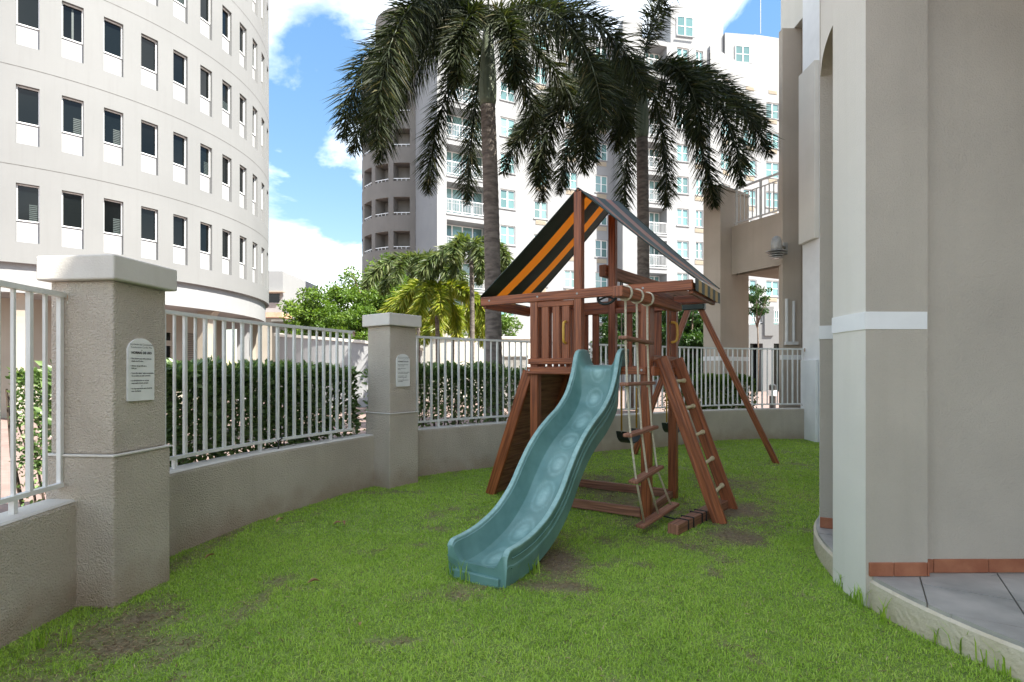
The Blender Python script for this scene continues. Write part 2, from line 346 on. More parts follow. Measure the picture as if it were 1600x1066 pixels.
def hole_wall(mb, u0, u1, v0, v1, holes, mapf, du=1e9, m=0, mr=0, mb_back=None):
    """wall sheet with openings (ua,ub,va,vb,depth,backmat or None) and their reveals; mapf(u,v,d)->point"""
    us = {u0, u1}; vsn = {v0, v1}
    for h in holes: us |= {h[0], h[1]}; vsn |= {h[2], h[3]}
    us = sorted(us); vsn = sorted(vsn); uu = []
    for a, b in zip(us, us[1:]):
        k = max(1, int(math.ceil((b-a)/du)))
        for i in range(k): uu.append(a+(b-a)*i/k)
    uu.append(us[-1])
    for a, b in zip(uu, uu[1:]):
        for c, d in zip(vsn, vsn[1:]):
            cu = (a+b)/2; cv = (c+d)/2
            if any(h[0] < cu < h[1] and h[2] < cv < h[3] for h in holes): continue
            mb.quad(mapf(a, c, 0), mapf(b, c, 0), mapf(b, d, 0), mapf(a, d, 0), m)
    for h in holes:
        a, b, c, d, dp, bk = h; sg = [x for x in uu if a-1e-9 <= x <= b+1e-9]
        mb.quad(mapf(a, c, 0), mapf(a, d, 0), mapf(a, d, dp), mapf(a, c, dp), mr)
        mb.quad(mapf(b, c, 0), mapf(b, d, 0), mapf(b, d, dp), mapf(b, c, dp), mr)
        for x, y in zip(sg, sg[1:]):
            mb.quad(mapf(x, c, 0), mapf(y, c, 0), mapf(y, c, dp), mapf(x, c, dp), mr)
            mb.quad(mapf(x, d, 0), mapf(y, d, 0), mapf(y, d, dp), mapf(x, d, dp), mr)
            if bk is not None: mb.quad(mapf(x, c, dp), mapf(y, c, dp), mapf(y, d, dp), mapf(x, d, dp), bk)

# ================================================================== ground
mb = MB(); mb.quad((-900, -400, -.05), (900, -400, -.05), (900, 1800, -.05), (-900, 1800, -.05))
struct('pavement', mb, M['plaza'])

# inner face of the curved garden wall, near to far
WALL = [(-2.28, .2), (-2.42, 1.2), (-2.52, 2.2), (-2.58, 2.75), (-2.62, 3.3), (-2.60, 4.05), (-2.38, 5.0), (-2.05, 5.76), (-1.66, 6.58), (-1.22, 7.13), (-.21, 8.0), (1.71, 9.35), (4.28, 10.75), (6.15, 11.15)]
WP = catmull([(x, y, 0) for x, y in WALL], 10)
WPn = np.array([(p.x, p.y) for p in WP])
TC = Vector((4.37, 3.25, 0)); TR = 2.21        # round bay of the building on the right
def hgt(x, y):
    return .012*np.sin(x*1.7+y*.6)+.010*np.sin(y*2.3-x*1.1)+.006*np.sin(x*5.1)*np.sin(y*4.3)
def inside(x, y, margin=0.0):
    x = np.asarray(x); y = np.asarray(y)
    # inner side of wall: x right of the wall polyline at this y / below it
    j = np.clip(np.searchsorted(WPn[:, 1], y), 1, len(WPn)-1)
    t = (y-WPn[j-1, 1])/(WPn[j, 1]-WPn[j-1, 1]); xw = WPn[j-1, 0]+t*(WPn[j, 0]-WPn[j-1, 0])
    return (x > xw+margin) & (y < 11.15-margin) & (y > .2)
# worn places: (x, y, radius_x, radius_y, strength)
BARE = [(-2.2, 3.0, .3, .35, .75), (-2.0, 2.75, .45, .16, .5), (-2.2, 2.3, .25, .2, .6), (-2.45, 4.3, .14, .8, .6), (1.3, 5.9, .7, .9, .75), (1.9, 4.55, .55, .28, .7), (2.35, 5.3, .6, .7, .7), (2.75, 6.3, .6, .9, .6),
        (2.6, 7.4, .9, .9, .5), (.32, 3.95, .22, .5, .75), (.1, 3.45, .5, .12, .7), (-.35, 3.3, .35, .12, .6), (1.5, 7.2, 1.1, .7, .5), (-.6, 2.75, .2, .06, .7), (1.2, 4.4, .5, .25, .5), (-1.3, 3.5, .25, .12, .4), (2.3, 4.2, .25, .4, .5), (-1.7, 3.6, .3, .12, .4)]
def vnoise(x, y, sc, seed):
    g = np.random.default_rng(seed).random((256, 256)); u = x*sc+40; w_ = y*sc+40; i = np.floor(u).astype(int); j = np.floor(w_).astype(int); a = u-i; b = w_-j
    a = a*a*(3-2*a); b = b*b*(3-2*b); i &= 255; j &= 255; i1 = (i+1) & 255; j1 = (j+1) & 255
    return (g[i, j]*(1-a)+g[i1, j]*a)*(1-b)+(g[i, j1]*(1-a)+g[i1, j1]*a)*b
def bare(x, y):
    v = np.zeros_like(x)
    for bx, by, rx, ry, s in BARE: v = np.maximum(v, s*np.exp(-(((x-bx)/rx)**2+((y-by)/ry)**2)))
    f = .5*vnoise(x, y, 2.6, 1)+.3*vnoise(x, y, 6.5, 2)+.2*vnoise(x, y, 17, 3)
    v = np.maximum(v*1.05, .22*np.clip((f-.58)/.2, 0, 1))
    return np.clip((v*1.35+(f-.5)*1.7-.30)*1.0, 0, 1)*np.clip(v*4, 0, 1)
cs = .04; xs = np.arange(-2.9, 6.6, cs); ys = np.arange(.2, 11.3, cs)
XX, YY = np.meshgrid(xs, ys); ZZ = hgt(XX, YY)
nx = len(xs); ok = inside(XX, YY, -.12)
fc = []
for j in range(len(ys)-1):
    for i in range(nx-1):
        if ok[j, i] and ok[j, i+1] and ok[j+1, i] and ok[j+1, i+1]: a = j*nx+i; fc.append((a, a+1, a+1+nx, a+nx))
me = bpy.data.meshes.new('lawn'); me.from_pydata(np.c_[XX.ravel(), YY.ravel(), ZZ.ravel()].tolist(), [], fc)
at = me.attributes.new('bare', 'FLOAT', 'POINT'); at.data.foreach_set('value', bare(XX.ravel(), YY.ravel()).astype(np.float32))
me.materials.append(M['lawn']); me.polygons.foreach_set('use_smooth', [True]*len(me.polygons))
bm = bmesh.new(); bm.from_mesh(me); bmesh.ops.delete(bm, geom=[v for v in bm.verts if not v.link_faces], context='VERTS'); bm.to_mesh(me); bm.free()
tag(put('lawn', me), 'green lawn with worn earth patches', None, kind='structure')

# ================================================================== garden wall, pillars, fence panels
def pathpos(t): # t in metres along WP
    pass
SEG = np.r_[0, np.cumsum(np.hypot(np.diff(WPn[:, 0]), np.diff(WPn[:, 1])))]
def at_len(s):
    x = np.interp(s, SEG, WPn[:, 0]); y = np.interp(s, SEG, WPn[:, 1]); e = .02
    dx = np.interp(s+e, SEG, WPn[:, 0])-np.interp(s-e, SEG, WPn[:, 0]); dy = np.interp(s+e, SEG, WPn[:, 1])-np.interp(s-e, SEG, WPn[:, 1])
    d = Vector((dx, dy, 0)).normalized(); return Vector((x, y, 0)), d, Vector((-d.y, d.x, 0))   # pos, tangent, outward (left)
def len_at(x, y): return SEG[np.argmin((WPn[:, 0]-x)**2+(WPn[:, 1]-y)**2)]
WT = .20; WH = .62
def wall_piece(s0, s1, label):
    p0, _, _ = at_len((s0+s1)/2)
    t = thing('garden_wall', label, 'wall', (p0.x, p0.y, 0), 0, 'low curved walls under the fence')
    n = max(4, int((s1-s0)/.15)); prof = [(0, -.1), (0, WH-.022), (.008, WH-.006), (.022, WH), (WT-.02, WH), (WT, WH-.02), (WT, -.1)]
    mb = MB()
    for i in range(n+1):
        p, d, o = at_len(s0+(s1-s0)*i/n)
        for k, z in prof: mb.v.append((p.x+o.x*k, p.y+o.y*k, z))
    np_ = len(prof)
    for i in range(n):
        for k in range(np_-1): a = i*np_+k; mb.f.append((a, a+1, a+1+np_, a+np_)); mb.m.append(0)
    for i in (0, n): mb.f.append(tuple(i*np_+k for k in range(np_))); mb.m.append(0)
    mb.build('wall', M['stucco'], t, True)
    cp = MB()   # smoother pale coping skim on top
    for i in range(n+1):
        p, d, o = at_len(s0+(s1-s0)*i/n)
        for k, z in ((.004, WH-.004), (.016, WH+.008), (WT-.016, WH+.008), (WT-.004, WH-.004)): cp.v.append((p.x+o.x*k, p.y+o.y*k, z))
    for i in range(n):
        for k in range(3): a = i*4+k; cp.f.append((a, a+1, a+5, a+4)); cp.m.append(0)
    cp.build('coping', M['coping'], t, True)
    return t
S1a = len_at(-2.60, 3.33); S1b = len_at(-2.60, 3.75); S2a = len_at(-1.78, 6.35); S2b = len_at(-1.3, 7.0); SE = SEG[-1]
wall_piece(0, S1a+.05, 'low stucco garden wall nearest the camera, left of the large front pillar')
wall_piece(S1b-.1, S2a+.22, 'low stucco garden wall between the two pillars with plaques')
wall_piece(S2b-.2, SE, 'long low stucco garden wall curving behind the wooden play set')

def pillar(c, ang, label):
    t = thing('fence_pillar', label, 'pillar', (c[0], c[1], 0), ang, 'stucco pillars with caps along the fence')
    def sq(h, z0, z1, name, mat, bev):
        MB().box(-h, h, -h, h, z0, z1).build(name, mat, t, bevel=bev, seg=2)
    sq(.228, -.1, .885, 'plinth', M['stucco'], .012)
    sq(.236, .8855, .899, 'ledge', M['coping'], .004)
    sq(.21, .8995, 1.944, 'shaft', M['stucco'], .012)
    sq(.258, 1.9445, 2.092, 'cap', M['coping'], .010)
    return t
P1 = (-2.575, 3.455); A1 = R_(-6.3); P2 = (-1.492, 6.69); A2 = R_(-37.7)
pillar(P1, A1, 'large front stucco pillar with a plaque, nearest the camera on the left')
pillar(P2, A2, 'farther stucco pillar with a plaque, beside the play set')

def text_mesh(lines, name):
    mb_v = []; mb_f = []
    for txt, size, x, z, bold, align in lines:
        cu = bpy.data.curves.new('t', 'FONT'); cu.body = txt; cu.size = size; cu.align_x = align; cu.offset = bold; cu.resolution_u = 2
        ob = bpy.data.objects.new('t', cu); C.objects.link(ob)
        dg = bpy.context.evaluated_depsgraph_get(); m2 = bpy.data.meshes.new_from_object(ob.evaluated_get(dg))
        n = len(mb_v); mb_v += [(v.co.x+x, 0, v.co.y+z) for v in m2.vertices]; mb_f += [tuple(n+i for i in p.vertices) for p in m2.polygons]
        bpy.data.objects.remove(ob); bpy.data.curves.remove(cu); bpy.data.meshes.remove(m2)
    me = bpy.data.meshes.new(name); me.from_pydata(mb_v, [], mb_f); me.materials.append(M['ink']); return me
w = .094
TXT = [('Asociación de Condómines', .0165, 0, .350, 0, 'CENTER'), ('Condominio Castillo Mar', .0165, 0, .332, 0, 'CENTER'), ('•', .02, 0, .312, .0006, 'CENTER'), ('NORMAS DE USO', .0205, 0, .296, .0009, 'CENTER')]
for z, a, b in ((.262, '• Para el juego para niños entre las', '  edades de 3-9 años.'), (.216, '• Abierto de las 9:00 am a 9:00 am a', '  9:00 pm.'), (.170, '• Todo niño deberá estar acompañado', '  de un adulto en todo momento.'), (.124, '• La administración no se hace', '  responsable de este parque.'), (.074, '• No hay supervisión para el uso de', '  estas facilidades.')):
    TXT += [(a.replace(' a 9:00 am a', ' a'), .0118, -w+.006, z, .0004, 'LEFT'), (b, .0118, -w+.006, z-.016, .0004, 'LEFT')]
TXT += [('•', .02, 0, .086, .0006, 'CENTER')]
txt_me = text_mesh(TXT, 'lettering')
pm = MB(); pw = .105; ph = .31; prof = [(-pw, 0), (pw, 0)]+[(pw*math.cos(a), ph+.085*math.sin(a)) for a in np.linspace(0, math.pi, 17)]
for y in (0, -.012): pm.poly([(x, y, z) for x, z in (prof if y else prof[::-1])])
for (x, z), (x2, z2) in zip(prof, prof[1:]+prof[:1]): pm.quad((x, 0, z), (x2, 0, z2), (x2, -.012, z2), (x, -.012, z))
plq = pm.mesh('rules_plaque', M['plaque'])
for c, ang, lab in ((P1, A1, 'white arched rules plaque on the large front pillar'), (P2, A2, 'white arched rules plaque on the farther pillar beside the play set')):
    # right face of the pillar (local +x)
    M4 = Matrix.Translation((c[0], c[1], 1.213)) @ Matrix.Rotation(ang, 4, 'Z')
    t = tag(put('rules_plaque', plq), lab, 'plaque', 'rules plaques on the pillars')
    t.location = M4 @ Vector((.2105, -.012, 0)); t.rotation_euler = (0, 0, ang+math.pi/2)
    lt = put('lettering', txt_me, t); lt.location = (0, -.0135, 0)

def fence_panel(s0, s1, label, off=.10, top=1.86, bot=.715, n=None, sp=.113, post_every=9, brk=(1, 1)):
    p0, _, _ = at_len((s0+s1)/2)
    t = thing('fence_panel', label, 'fence', (p0.x, p0.y, 0), 0, 'white metal fence panels on the garden wall')
    n = n or int(round((s1-s0)/sp))
    def P(s, z): p, d, o = at_len(s); return p+o*off+Vector((0, 0, z))
    for name, z, w_, h_ in (('top_rail', top, .038, .030), ('bottom_rail', bot, .038, .026)):
        mb = MB(); k = max(2, int((s1-s0)/.25)); prev = None
        for i in range(k+1):
            p, d, o = at_len(s0+(s1-s0)*i/k); c = p+o*off
            for a, b in ((-w_/2, z-h_/2), (w_/2, z-h_/2), (w_/2, z+h_/2), (-w_/2, z+h_/2)): mb.v.append((c.x+o.x*a, c.y+o.y*a, b))
        for i in range(k):
            for j in range(4): a = i*4+j; b = i*4+(j+1) % 4; mb.f.append((a, b, b+4, a+4)); mb.m.append(0)
        for i in (0, k): mb.f.append(tuple(i*4+j for j in range(4))); mb.m.append(0)
        mb.build(name, M['fence'], t, True)
    thick = MB().box(-.0125, .0125, -.0125, .0125, bot+.0135, top-.0155).mesh('baluster', M['fence'])
    thin = MB().box(-.0085, .0085, -.0085, .0085, bot+.0135, top-.0155).mesh('baluster', M['fence'])
    for i in range(n):
        s = s0+(s1-s0)*(i+.6)/n; p, d, o = at_len(s); c = p+o*off
        b = put('baluster', thick if i % 2 else thin, t, False, (c.x-p0.x, c.y-p0.y, random.uniform(-.001, .001)), math.atan2(d.y, d.x)+random.uniform(-.03, .03))
        if i % post_every == 4:
            q = put('foot', MB().box(-.014, .014, -.014, .014, WH-.01, bot-.0135).mesh('foot', M['fence']), t, False, (c.x-p0.x, c.y-p0.y, 0), math.atan2(d.y, d.x))
    for e, s in ((0, s0), (1, s1)):
        if not brk[e]: continue
        for z in (top-.005, bot-.005):
            p, d, o = at_len(s); c = p+o*off; ang = math.atan2(d.y, d.x)
            Mx = Matrix.Translation((c.x, c.y, z)) @ Matrix.Rotation(ang, 4, 'Z')
            MB().box(-.025, .02, -.03, -.022, -.05, .022, M=Mx).build('bracket', M['rust'], t, True, bevel=.003)
    return t
fence_panel(.3, S1a-.02, 'white metal fence panel nearest the camera, left of the front pillar', n=26, brk=(0, 1))
fence_panel(S1b+.03, S2a-.04, 'white metal fence panel between the two pillars', n=26)
fence_panel(S2b+.02, SE-.02, 'long white metal fence panel behind the play set', n=76)

# lock and cable hanging from the fence
mb = MB(); p, d, o = at_len(len_at(-2.25, 5.3)); c = p+o*.07
lk = thing('cable_lock', 'dark cable lock hanging from the bottom rail of the middle fence panel', 'lock', (c.x, c.y, .70))
MB().tube([(0, 0, 0), (.03, .02, .03), (0, .05, .04), (-.03, .02, .03), (0, 0, 0), (.01, -.01, -.04), (.005, -.02, -.09)], .007, 6).build('cable', M['blackmetal'], lk, smooth=True)
MB().box(-.013, .013, -.03, -.01, -.15, -.09).build('lock_body', M['blackmetal'], lk, bevel=.005)

# ================================================================== building on the right: round bay with piers
RB = thing('courtyard_building', 'taupe and pale building with round arcaded bay at the right edge', 'building', (TC.x, TC.y, 0))
def cyl(phi, r, z): return (TC.x-r*math.cos(phi), TC.y+r*math.sin(phi), z)
PAT = .166; BT = 12.9; BT2 = 14.0
def arc_block(name, p0, p1, r0, r1, zb, z1, mats, n, parent=RB, outer=0, side=1):
    """curved wall piece between angles p0,p1 (deg), radii r1<r0; zb(phi) underside"""
    mb = MB(); ph = [R_(p0+(p1-p0)*i/n) for i in range(n+1)]
    for a, b in zip(ph, ph[1:]):
        za, zb_ = zb(a), zb(b)
        mb.quad(cyl(a, r0, za), cyl(b, r0, zb_), cyl(b, r0, z1), cyl(a, r0, z1), outer)
        mb.quad(cyl(a, r1, za), cyl(b, r1, zb_), cyl(b, r1, z1), cyl(a, r1, z1), side)
        mb.quad(cyl(a, r0, za), cyl(b, r0, zb_), cyl(b, r1, zb_), cyl(a, r1, za), side)
        mb.quad(cyl(a, r0, z1), cyl(b, r0, z1), cyl(b, r1, z1), cyl(a, r1, z1), side)
    for a in (ph[0], ph[-1]): mb.quad(cyl(a, r0, zb(a)), cyl(a, r1, zb(a)), cyl(a, r1, z1), cyl(a, r0, z1), side)
    return mb.build(name, mats, parent, True)
LT = [M['ltwall'], M['taupe']]
Z0 = lambda a: -.1
arc_block('pier', -.5, 9.2, TR+.035, 1.87, Z0, BT-2, LT, 4)
arc_block('pier', 27, 40, TR-.03, 1.85, Z0, BT-2, LT, 5)
arc_block('pier', -86, -74, TR+.02, 1.87, Z0, BT-2, LT, 5)
arch = lambda a: 3.68+.17*math.sqrt(max(0, 1-((math.degrees(a)-8)/19.5)**2))
arc_block('arch', 9.25, 26.95, TR-.035, 1.95, arch, BT-2, LT, 14)
arc_block('arch', 9.25, 26.95, 1.948, 1.86, lambda a: arch(a)-.09, BT-2.2, [M['taupe'], M['taupe']], 14)
arc_block('arch', -73.95, -.55, TR-.035, 1.9, lambda a: 4.25+.3*math.sqrt(max(0, 1-((math.degrees(a)+37)/37)**2)), BT-2, LT, 24)
arc_block('wall', 40.05, 75, TR-.03, 1.85, Z0, BT-2, LT, 12)
for p0, p1, r in ((-.5, 9.2, TR+.0365), (27, 40, TR-.0285)):   # white painted band, wraps the pier
    mb = MB(); ph = [R_(p0-.09+(p1-p0+.18)*i/4) for i in range(5)]; z0, z1 = 1.652, 1.757; r1 = 1.874
    for a, b in zip(ph, ph[1:]): mb.quad(cyl(a, r+.004, z0), cyl(b, r+.004, z0), cyl(b, r+.004, z1), cyl(a, r+.004, z1)); mb.quad(cyl(a, r+.004, z1), cyl(b, r+.004, z1), cyl(b, r1, z1), cyl(a, r1, z1)); mb.quad(cyl(a, r+.004, z0), cyl(b, r+.004, z0), cyl(b, r1, z0), cyl(a, r1, z0))
    for a in (ph[0], ph[-1]): mb.quad(cyl(a, r+.004, z0), cyl(a, r1, z0), cyl(a, r1, z1), cyl(a, r+.004, z1))
    mb.build('painted_band', M['band'], RB, True)
# radial inner walls behind the piers
def radial_wall(phi, off, r0, r1, th, name='inner_wall'):
    a = R_(phi); ux = Vector((-math.cos(a), math.sin(a), 0)); uy = Vector((math.sin(a), math.cos(a), 0))
    mb = MB(); q = []
    for r, o in ((r0, off), (r1, off), (r1, off+th), (r0, off+th)): q.append(Vector((TC.x, TC.y, 0))+ux*r+uy*o)
    for z in (0, 5.0): pass
    mb.v = [(p.x, p.y, z) for z in (PAT-.02, 5.2) for p in q]; mb.f = [(0, 1, 5, 4), (1, 2, 6, 5), (2, 3, 7, 6), (3, 0, 4, 7), (4, 5, 6, 7)]; mb.m = [0]*5
    mb.build(name, M['taupe'], RB, True)
    return ux, uy
radial_wall(-.5, .055, 1.868, -.6, .3)
radial_wall(27, .05, 1.848, .4, .3)
# skirting tiles along pier jambs and inner wall
def skirt(phi, off, r0, r1, tile=.33, first=None):
    a = R_(phi); ux = Vector((-math.cos(a), math.sin(a), 0)); uy = Vector((math.sin(a), math.cos(a), 0)); r = r0; k = 0
    while r > r1+.01:
        ln = first if (first and k == 0) else tile; e = max(r-ln, r1)
        Mx = Matrix(((ux.x, uy.x, 0, TC.x), (ux.y, uy.y, 0, TC.y), (0, 0, 1, 0), (0, 0, 0, 1)))
        MB().box(e+.003, r-.001, off-.011-random.random()*.002, off+.004, PAT+.003, .25+random.uniform(-.001, .001), M=Mx).build('skirting_tile', M['terracotta'], RB, True, bevel=.003)
        r = e; k += 1
skirt(-.5, 0, TR+.018, 1.862, .2, .15)
skirt(-.5, .055, 1.867, -.5, .34, .07)
skirt(27, 0, TR-.03, 1.5, .25)
MB().poly([cyl(R_(a), 1.84, 5.0) for a in range(-90, 91, 6)]+[cyl(R_(91), .0, 5.0)]).build('ceiling', M['taupe'], RB, True)
# main block behind the bay, its tall part casts the courtyard shade
mb = MB()
def prism(mb, poly, z0, z1, m=0, top=True):
    for a, b in zip(poly, poly[1:]+poly[:1]): mb.quad((*a, z0), (*b, z0), (*b, z1), (*a, z1), m)
    if top: mb.poly([(*p, z1) for p in poly], m)
prism(mb, [(4.6, -14), (15, -14), (15, 1.6), (4.6, 1.6)], -.1, BT)
prism(mb, [(4.62, 4.9), (15, 4.9), (15, 8.9), (6.9, 8.9)], -.1, BT2)
prism(mb, [(4.45, 1.62), (15, 1.62), (15, 4.88), (4.45, 4.88)], 5.21, BT-.01)
mb.build('main_block', M['ltwall'], RB, True)

# recessed far wing with white end wall and panels
mb = MB(); prism(mb, [(6.12, 9.2), (14, 9.2), (14, 11.32), (6.12, 11.32)], -.1, BT2-.03); mb.build('end_wall', M['band'], RB, True)
mb = MB(); mb.box(6.02, 6.117, 10.7, 11.3, 4.05, 7.6); mb.build('oriel_panel', M['ltwall'], RB, True, bevel=.01)
mb = MB(); mb.box(6.05, 6.115, 10.72, 11.28, -.05, 1.63); mb.build('plinth_panel', M['band'], RB, True, bevel=.01)
mb = MB(); mb.box(5.98, 6.42, 11.9, 12.06, -.1, 9.0); mb.box(6.425, 14, 11.9, 12.6, -.1, 8.99); mb.build('tan_pier', M['tan'], RB, True, bevel=.012)
mb = MB(); mb.box(6.25, 14, 11.33, 12.5, 9.003, 11.4); mb.build('upper_storey', M['ltwall'], RB, True)
mb = MB(); mb.box(5.975, 6.6, 11.895, 12.0, 1.652, 1.757); mb.build('painted_band', M['band'], RB, True)
mb = MB(); mb.tube([(6.07, 11.88, 2.05), (6.07, 11.88, 3.0)], .035, 8).tube([(6.22, 11.87, 2.05), (6.22, 11.87, 2.95)], .03, 8); mb.box(6.02, 6.3, 11.82, 11.9, 1.98, 2.05); mb.build('conduit', M['fence'], RB, True, smooth=False)
mb = MB(); mb.tube([(6.08, 11.25, .05), (6.08, 11.25, .66), (6.05, 11.2, .7)], .018, 6); mb.build('downpipe', M['metal'], RB, True)

# terrace bridge and its pier
TB = thing('terrace_bridge', 'tan terrace with white railing bridging to the building at right', 'terrace', (5.36, 13.0, 0))
c0 = Vector((5.0, 12.9)); l_ = Vector((-.6, .8)); r_ = Vector((.8, .6))
q = [c0, c0+r_*1.27, c0+r_*1.27+l_*.46, c0+l_*.46]
mb = MB(); prism(mb, [tuple(p) for p in q], -.1, 5.80); mb.build('pier', M['tan'], TB, True, bevel=.012)
g_ = [c0-r_*.02-l_*.02, c0+r_*1.29-l_*.02, c0+r_*1.29+l_*.48, c0-r_*.02+l_*.48]
mb = MB(); prism(mb, [tuple(p) for p in g_], 5.803, 5.88); mb.build('pier_cap', M['tan'], TB, True, bevel=.008)
mb = MB(); prism(mb, [tuple(p) for p in [c0-r_*.005-l_*.005, c0+r_*1.275-l_*.005, c0+r_*1.275+l_*.465, c0-r_*.005+l_*.465]], 1.652, 1.757); mb.build('painted_band', M['band'], TB, True)
pa = Vector((5.375, 13.17)); pb = Vector((5.985, 11.93)); dd = (pb-pa).normalized(); nn = Vector((-dd.y, dd.x))
if nn.x < 0: nn = -nn
mb = MB(); prism(mb, [tuple(pa), tuple(pb), tuple(pb+nn*.22), tuple(pa+nn*.22)], 3.76, 4.93); mb.build('parapet', M['tan'], TB, True, bevel=.01)
mb = MB(); prism(mb, [tuple(pa+nn*.22), tuple(pb+nn*.22), tuple(pb+nn*5), tuple(pa+nn*5)], 3.8, 4.3); mb.poly([(*p, 3.78) for p in (pa+nn*.22, pb+nn*.22, pb+nn*5, pa+nn*5)]); mb.build('deck_slab', M['tan'], TB, True)
m1 = pa+nn*.11; m2 = pb+nn*.11; ln = (m2-m1).length
def V3(p, z): return Vector((p.x, p.y, z))
MB().beam(V3(m1, 5.86), V3(m2, 5.86), .05, .04).build('top_rail', M['fence'], TB, True)
MB().beam(V3(m1, 5.03), V3(m2, 5.03), .04, .03).build('bottom_rail', M['fence'], TB, True)
MB().beam(V3(m1, 5.70), V3(m2, 5.70), .03, .02).build('mid_rail', M['fence'], TB, True)
for i in range(12):
    p = m1+(m2-m1)*((i+.5)/12); w_ = .045 if i in (0, 6) else .022
    MB().beam(V3(p, 4.94 if i in (0, 6) else 5.046), V3(p, 5.838 if i in (0, 6) else 5.689), w_, w_).build('railing_post' if i in (0, 6) else 'baluster', M['fence'], TB, True)
# wall lamp
WL = thing('wall_lamp', 'grey louvred wall lamp on the tan pier', 'lamp', (6.02, 11.9, 4.1))
lx, ly, lz = 5.63, 11.45, 3.92
MB().tube([(6.03, 11.9, 4.12), (5.9, 11.73, 4.12), (lx, ly, 4.12)], .028, 8).build('arm', M['metal'], WL, True, smooth=True)
MB().box(5.99, 6.09, 11.86, 11.899, 3.98, 4.24).build('wall_plate', M['metal'], WL, True, bevel=.01)
MB().lathe([(.10, -.02), (.11, .0), (.105, .16), (.08, .24), (.03, .275)], (lx, ly, 4.0), 18).build('dome', M['metal'], WL, True, smooth=True)
for i, r in enumerate((.21, .165, .145, .125)):
    MB().lathe([(r, -.005), (r*.98, .008), (.07, .035), (.07, .03)], (lx, ly, 3.945-.045*i), 20).build('louvre', M['metal'], WL, True, smooth=False)
MB().lathe([(.05, 0), (.06, .2)], (lx, ly, 3.8), 12).build('lens', M['glass'], WL, True)

# patio: plinth and slabs
PR = TR+.012
def patr(a): return PR
mb = MB(); ph = [R_(a) for a in range(-110, 61, 3)]
top_ = PAT-.022
for a, b in zip(ph, ph[1:]):
    mb.quad(cyl(a, PR, -.1), cyl(b, PR, -.1), cyl(b, PR, top_-.012), cyl(a, PR, top_-.012)); mb.quad(cyl(a, PR, top_-.012), cyl(b, PR, top_-.012), cyl(b, PR-.015, top_), cyl(a, PR-.015, top_))
mb.poly([cyl(a, PR-.015, top_) for a in ph]+[cyl(R_(60), 0, top_)])
PATIO = struct('patio', mb, M['patio_side'])
def clip(poly, cx, cy, r, n=72):
    for k in range(n):
        a = 2*math.pi*k/n; nx_, ny_ = math.cos(a), math.sin(a); out_ = []
        for (x1, y1), (x2, y2) in zip(poly, poly[1:]+poly[:1]):
            d1 = (x1-cx)*nx_+(y1-cy)*ny_-r; d2 = (x2-cx)*nx_+(y2-cy)*ny_-r
            if d1 <= 0: out_.append((x1, y1))
            if (d1 < 0) != (d2 < 0): t = d1/(d1-d2); out_.append((x1+(x2-x1)*t, y1+(y2-y1)*t))
        poly = out_
        if len(poly) < 3: return None
    return poly
ts = .40; ang = R_(-33); ca, sa = math.cos(ang), math.sin(ang)
for i in range(-9, 10):
    for j in range(-9, 10):
        cx, cy = i*ts, j*ts; g = .004
        pq = [(cx+g, cy+g), (cx+ts-g, cy+g), (cx+ts-g, cy+ts-g), (cx+g, cy+ts-g)]
        pq = [(TC.x+x*ca-y*sa, TC.y+x*sa+y*ca) for x, y in pq]
        pq = clip(pq, TC.x, TC.y, PR-.02)
        if not pq or max(p[1] for p in pq) < 1.0: continue
        if min(math.hypot(p[0], p[1]-3.2) for p in pq) > 3.6: continue
        mb = MB(); zt = PAT+random.uniform(-.0015, .0015); mb.poly([(x, y, zt) for x, y in pq])
        for a, b in zip(pq, pq[1:]+pq[:1]): mb.quad((*a, top_-.004), (*b, top_-.004), (*b, zt), (*a, zt))
        o = mb.build('patio_slab', M['patio_tile'], PATIO, bevel=.003)

# ================================================================== play set
PSA = R_(-31.5); FRP = Vector((1.29, 5.15, 0))
PS = thing('play_set', 'red-brown wooden play tower with striped canopy and teal wavy slide', 'play set', FRP, PSA)
def wd(name, p0, p1, w_, h_, up=(0, 0, 1), mat='wood', parent=None, bev=.005):
    return MB().beam(p0, p1, w_, h_, up).build(name, M[mat], parent or PS, bevel=bev)
def bolt(p, d=(0, -1, 0), parent=None):
    p = Vector(p); d = Vector(d); MB().tube([p-d*.004, p+d*.004], .011, 8).build('bolt', M['metal'], parent or PS)
def loc2(x, y, z=0):
    v = Matrix.Rotation(-PSA, 4, 'Z') @ (Vector((x, y, z))-FRP); return v
WX = 1.2145; DY = .95; DK = 1.45; HB, HT = 2.14, 2.235; RX = -.704; RZ = 3.27; EL, ER = -1.9, .443; RD = 1.13
for x in (0, -WX):
    for y in (0, DY):
        wd('post', (x, y, -.03), (x, y, HB-.001), .09, .09, (0, 1, 0))
for y in (-.002, DY+.002): wd('king_post', (RX, y, DK-.08 if y < 0 else 1.3), (RX, y, RZ-.035), .085, .085, (0, 1, 0))
wd('header', (EL, -.03, (HB+HT)/2), (ER-.005, -.03, (HB+HT)/2), .042, HT-HB); 
for x in (EL+.12, RX, -WX+.05, -.02): bolt((x, -.053, 2.19))
wd('header', (EL, DY+.09, (HB+HT)/2), (ER, DY+.09, (HB+HT)/2), .042, HT-HB)
wd('eave_board', (EL+.022, -.006, 2.165), (EL+.022, DY+.066, 2.165), .04, .11)
wd('eave_board', (ER-.03, -.006, 2.165), (ER-.03, DY+.066, 2.165), .04, .11)
wd('rafter_tie', (-WX, .06, 2.19), (-WX, DY-.06, 2.19), .045, .09); wd('rafter_tie', (0, .06, 2.19), (0, DY-.06, 2.19), .045, .09)
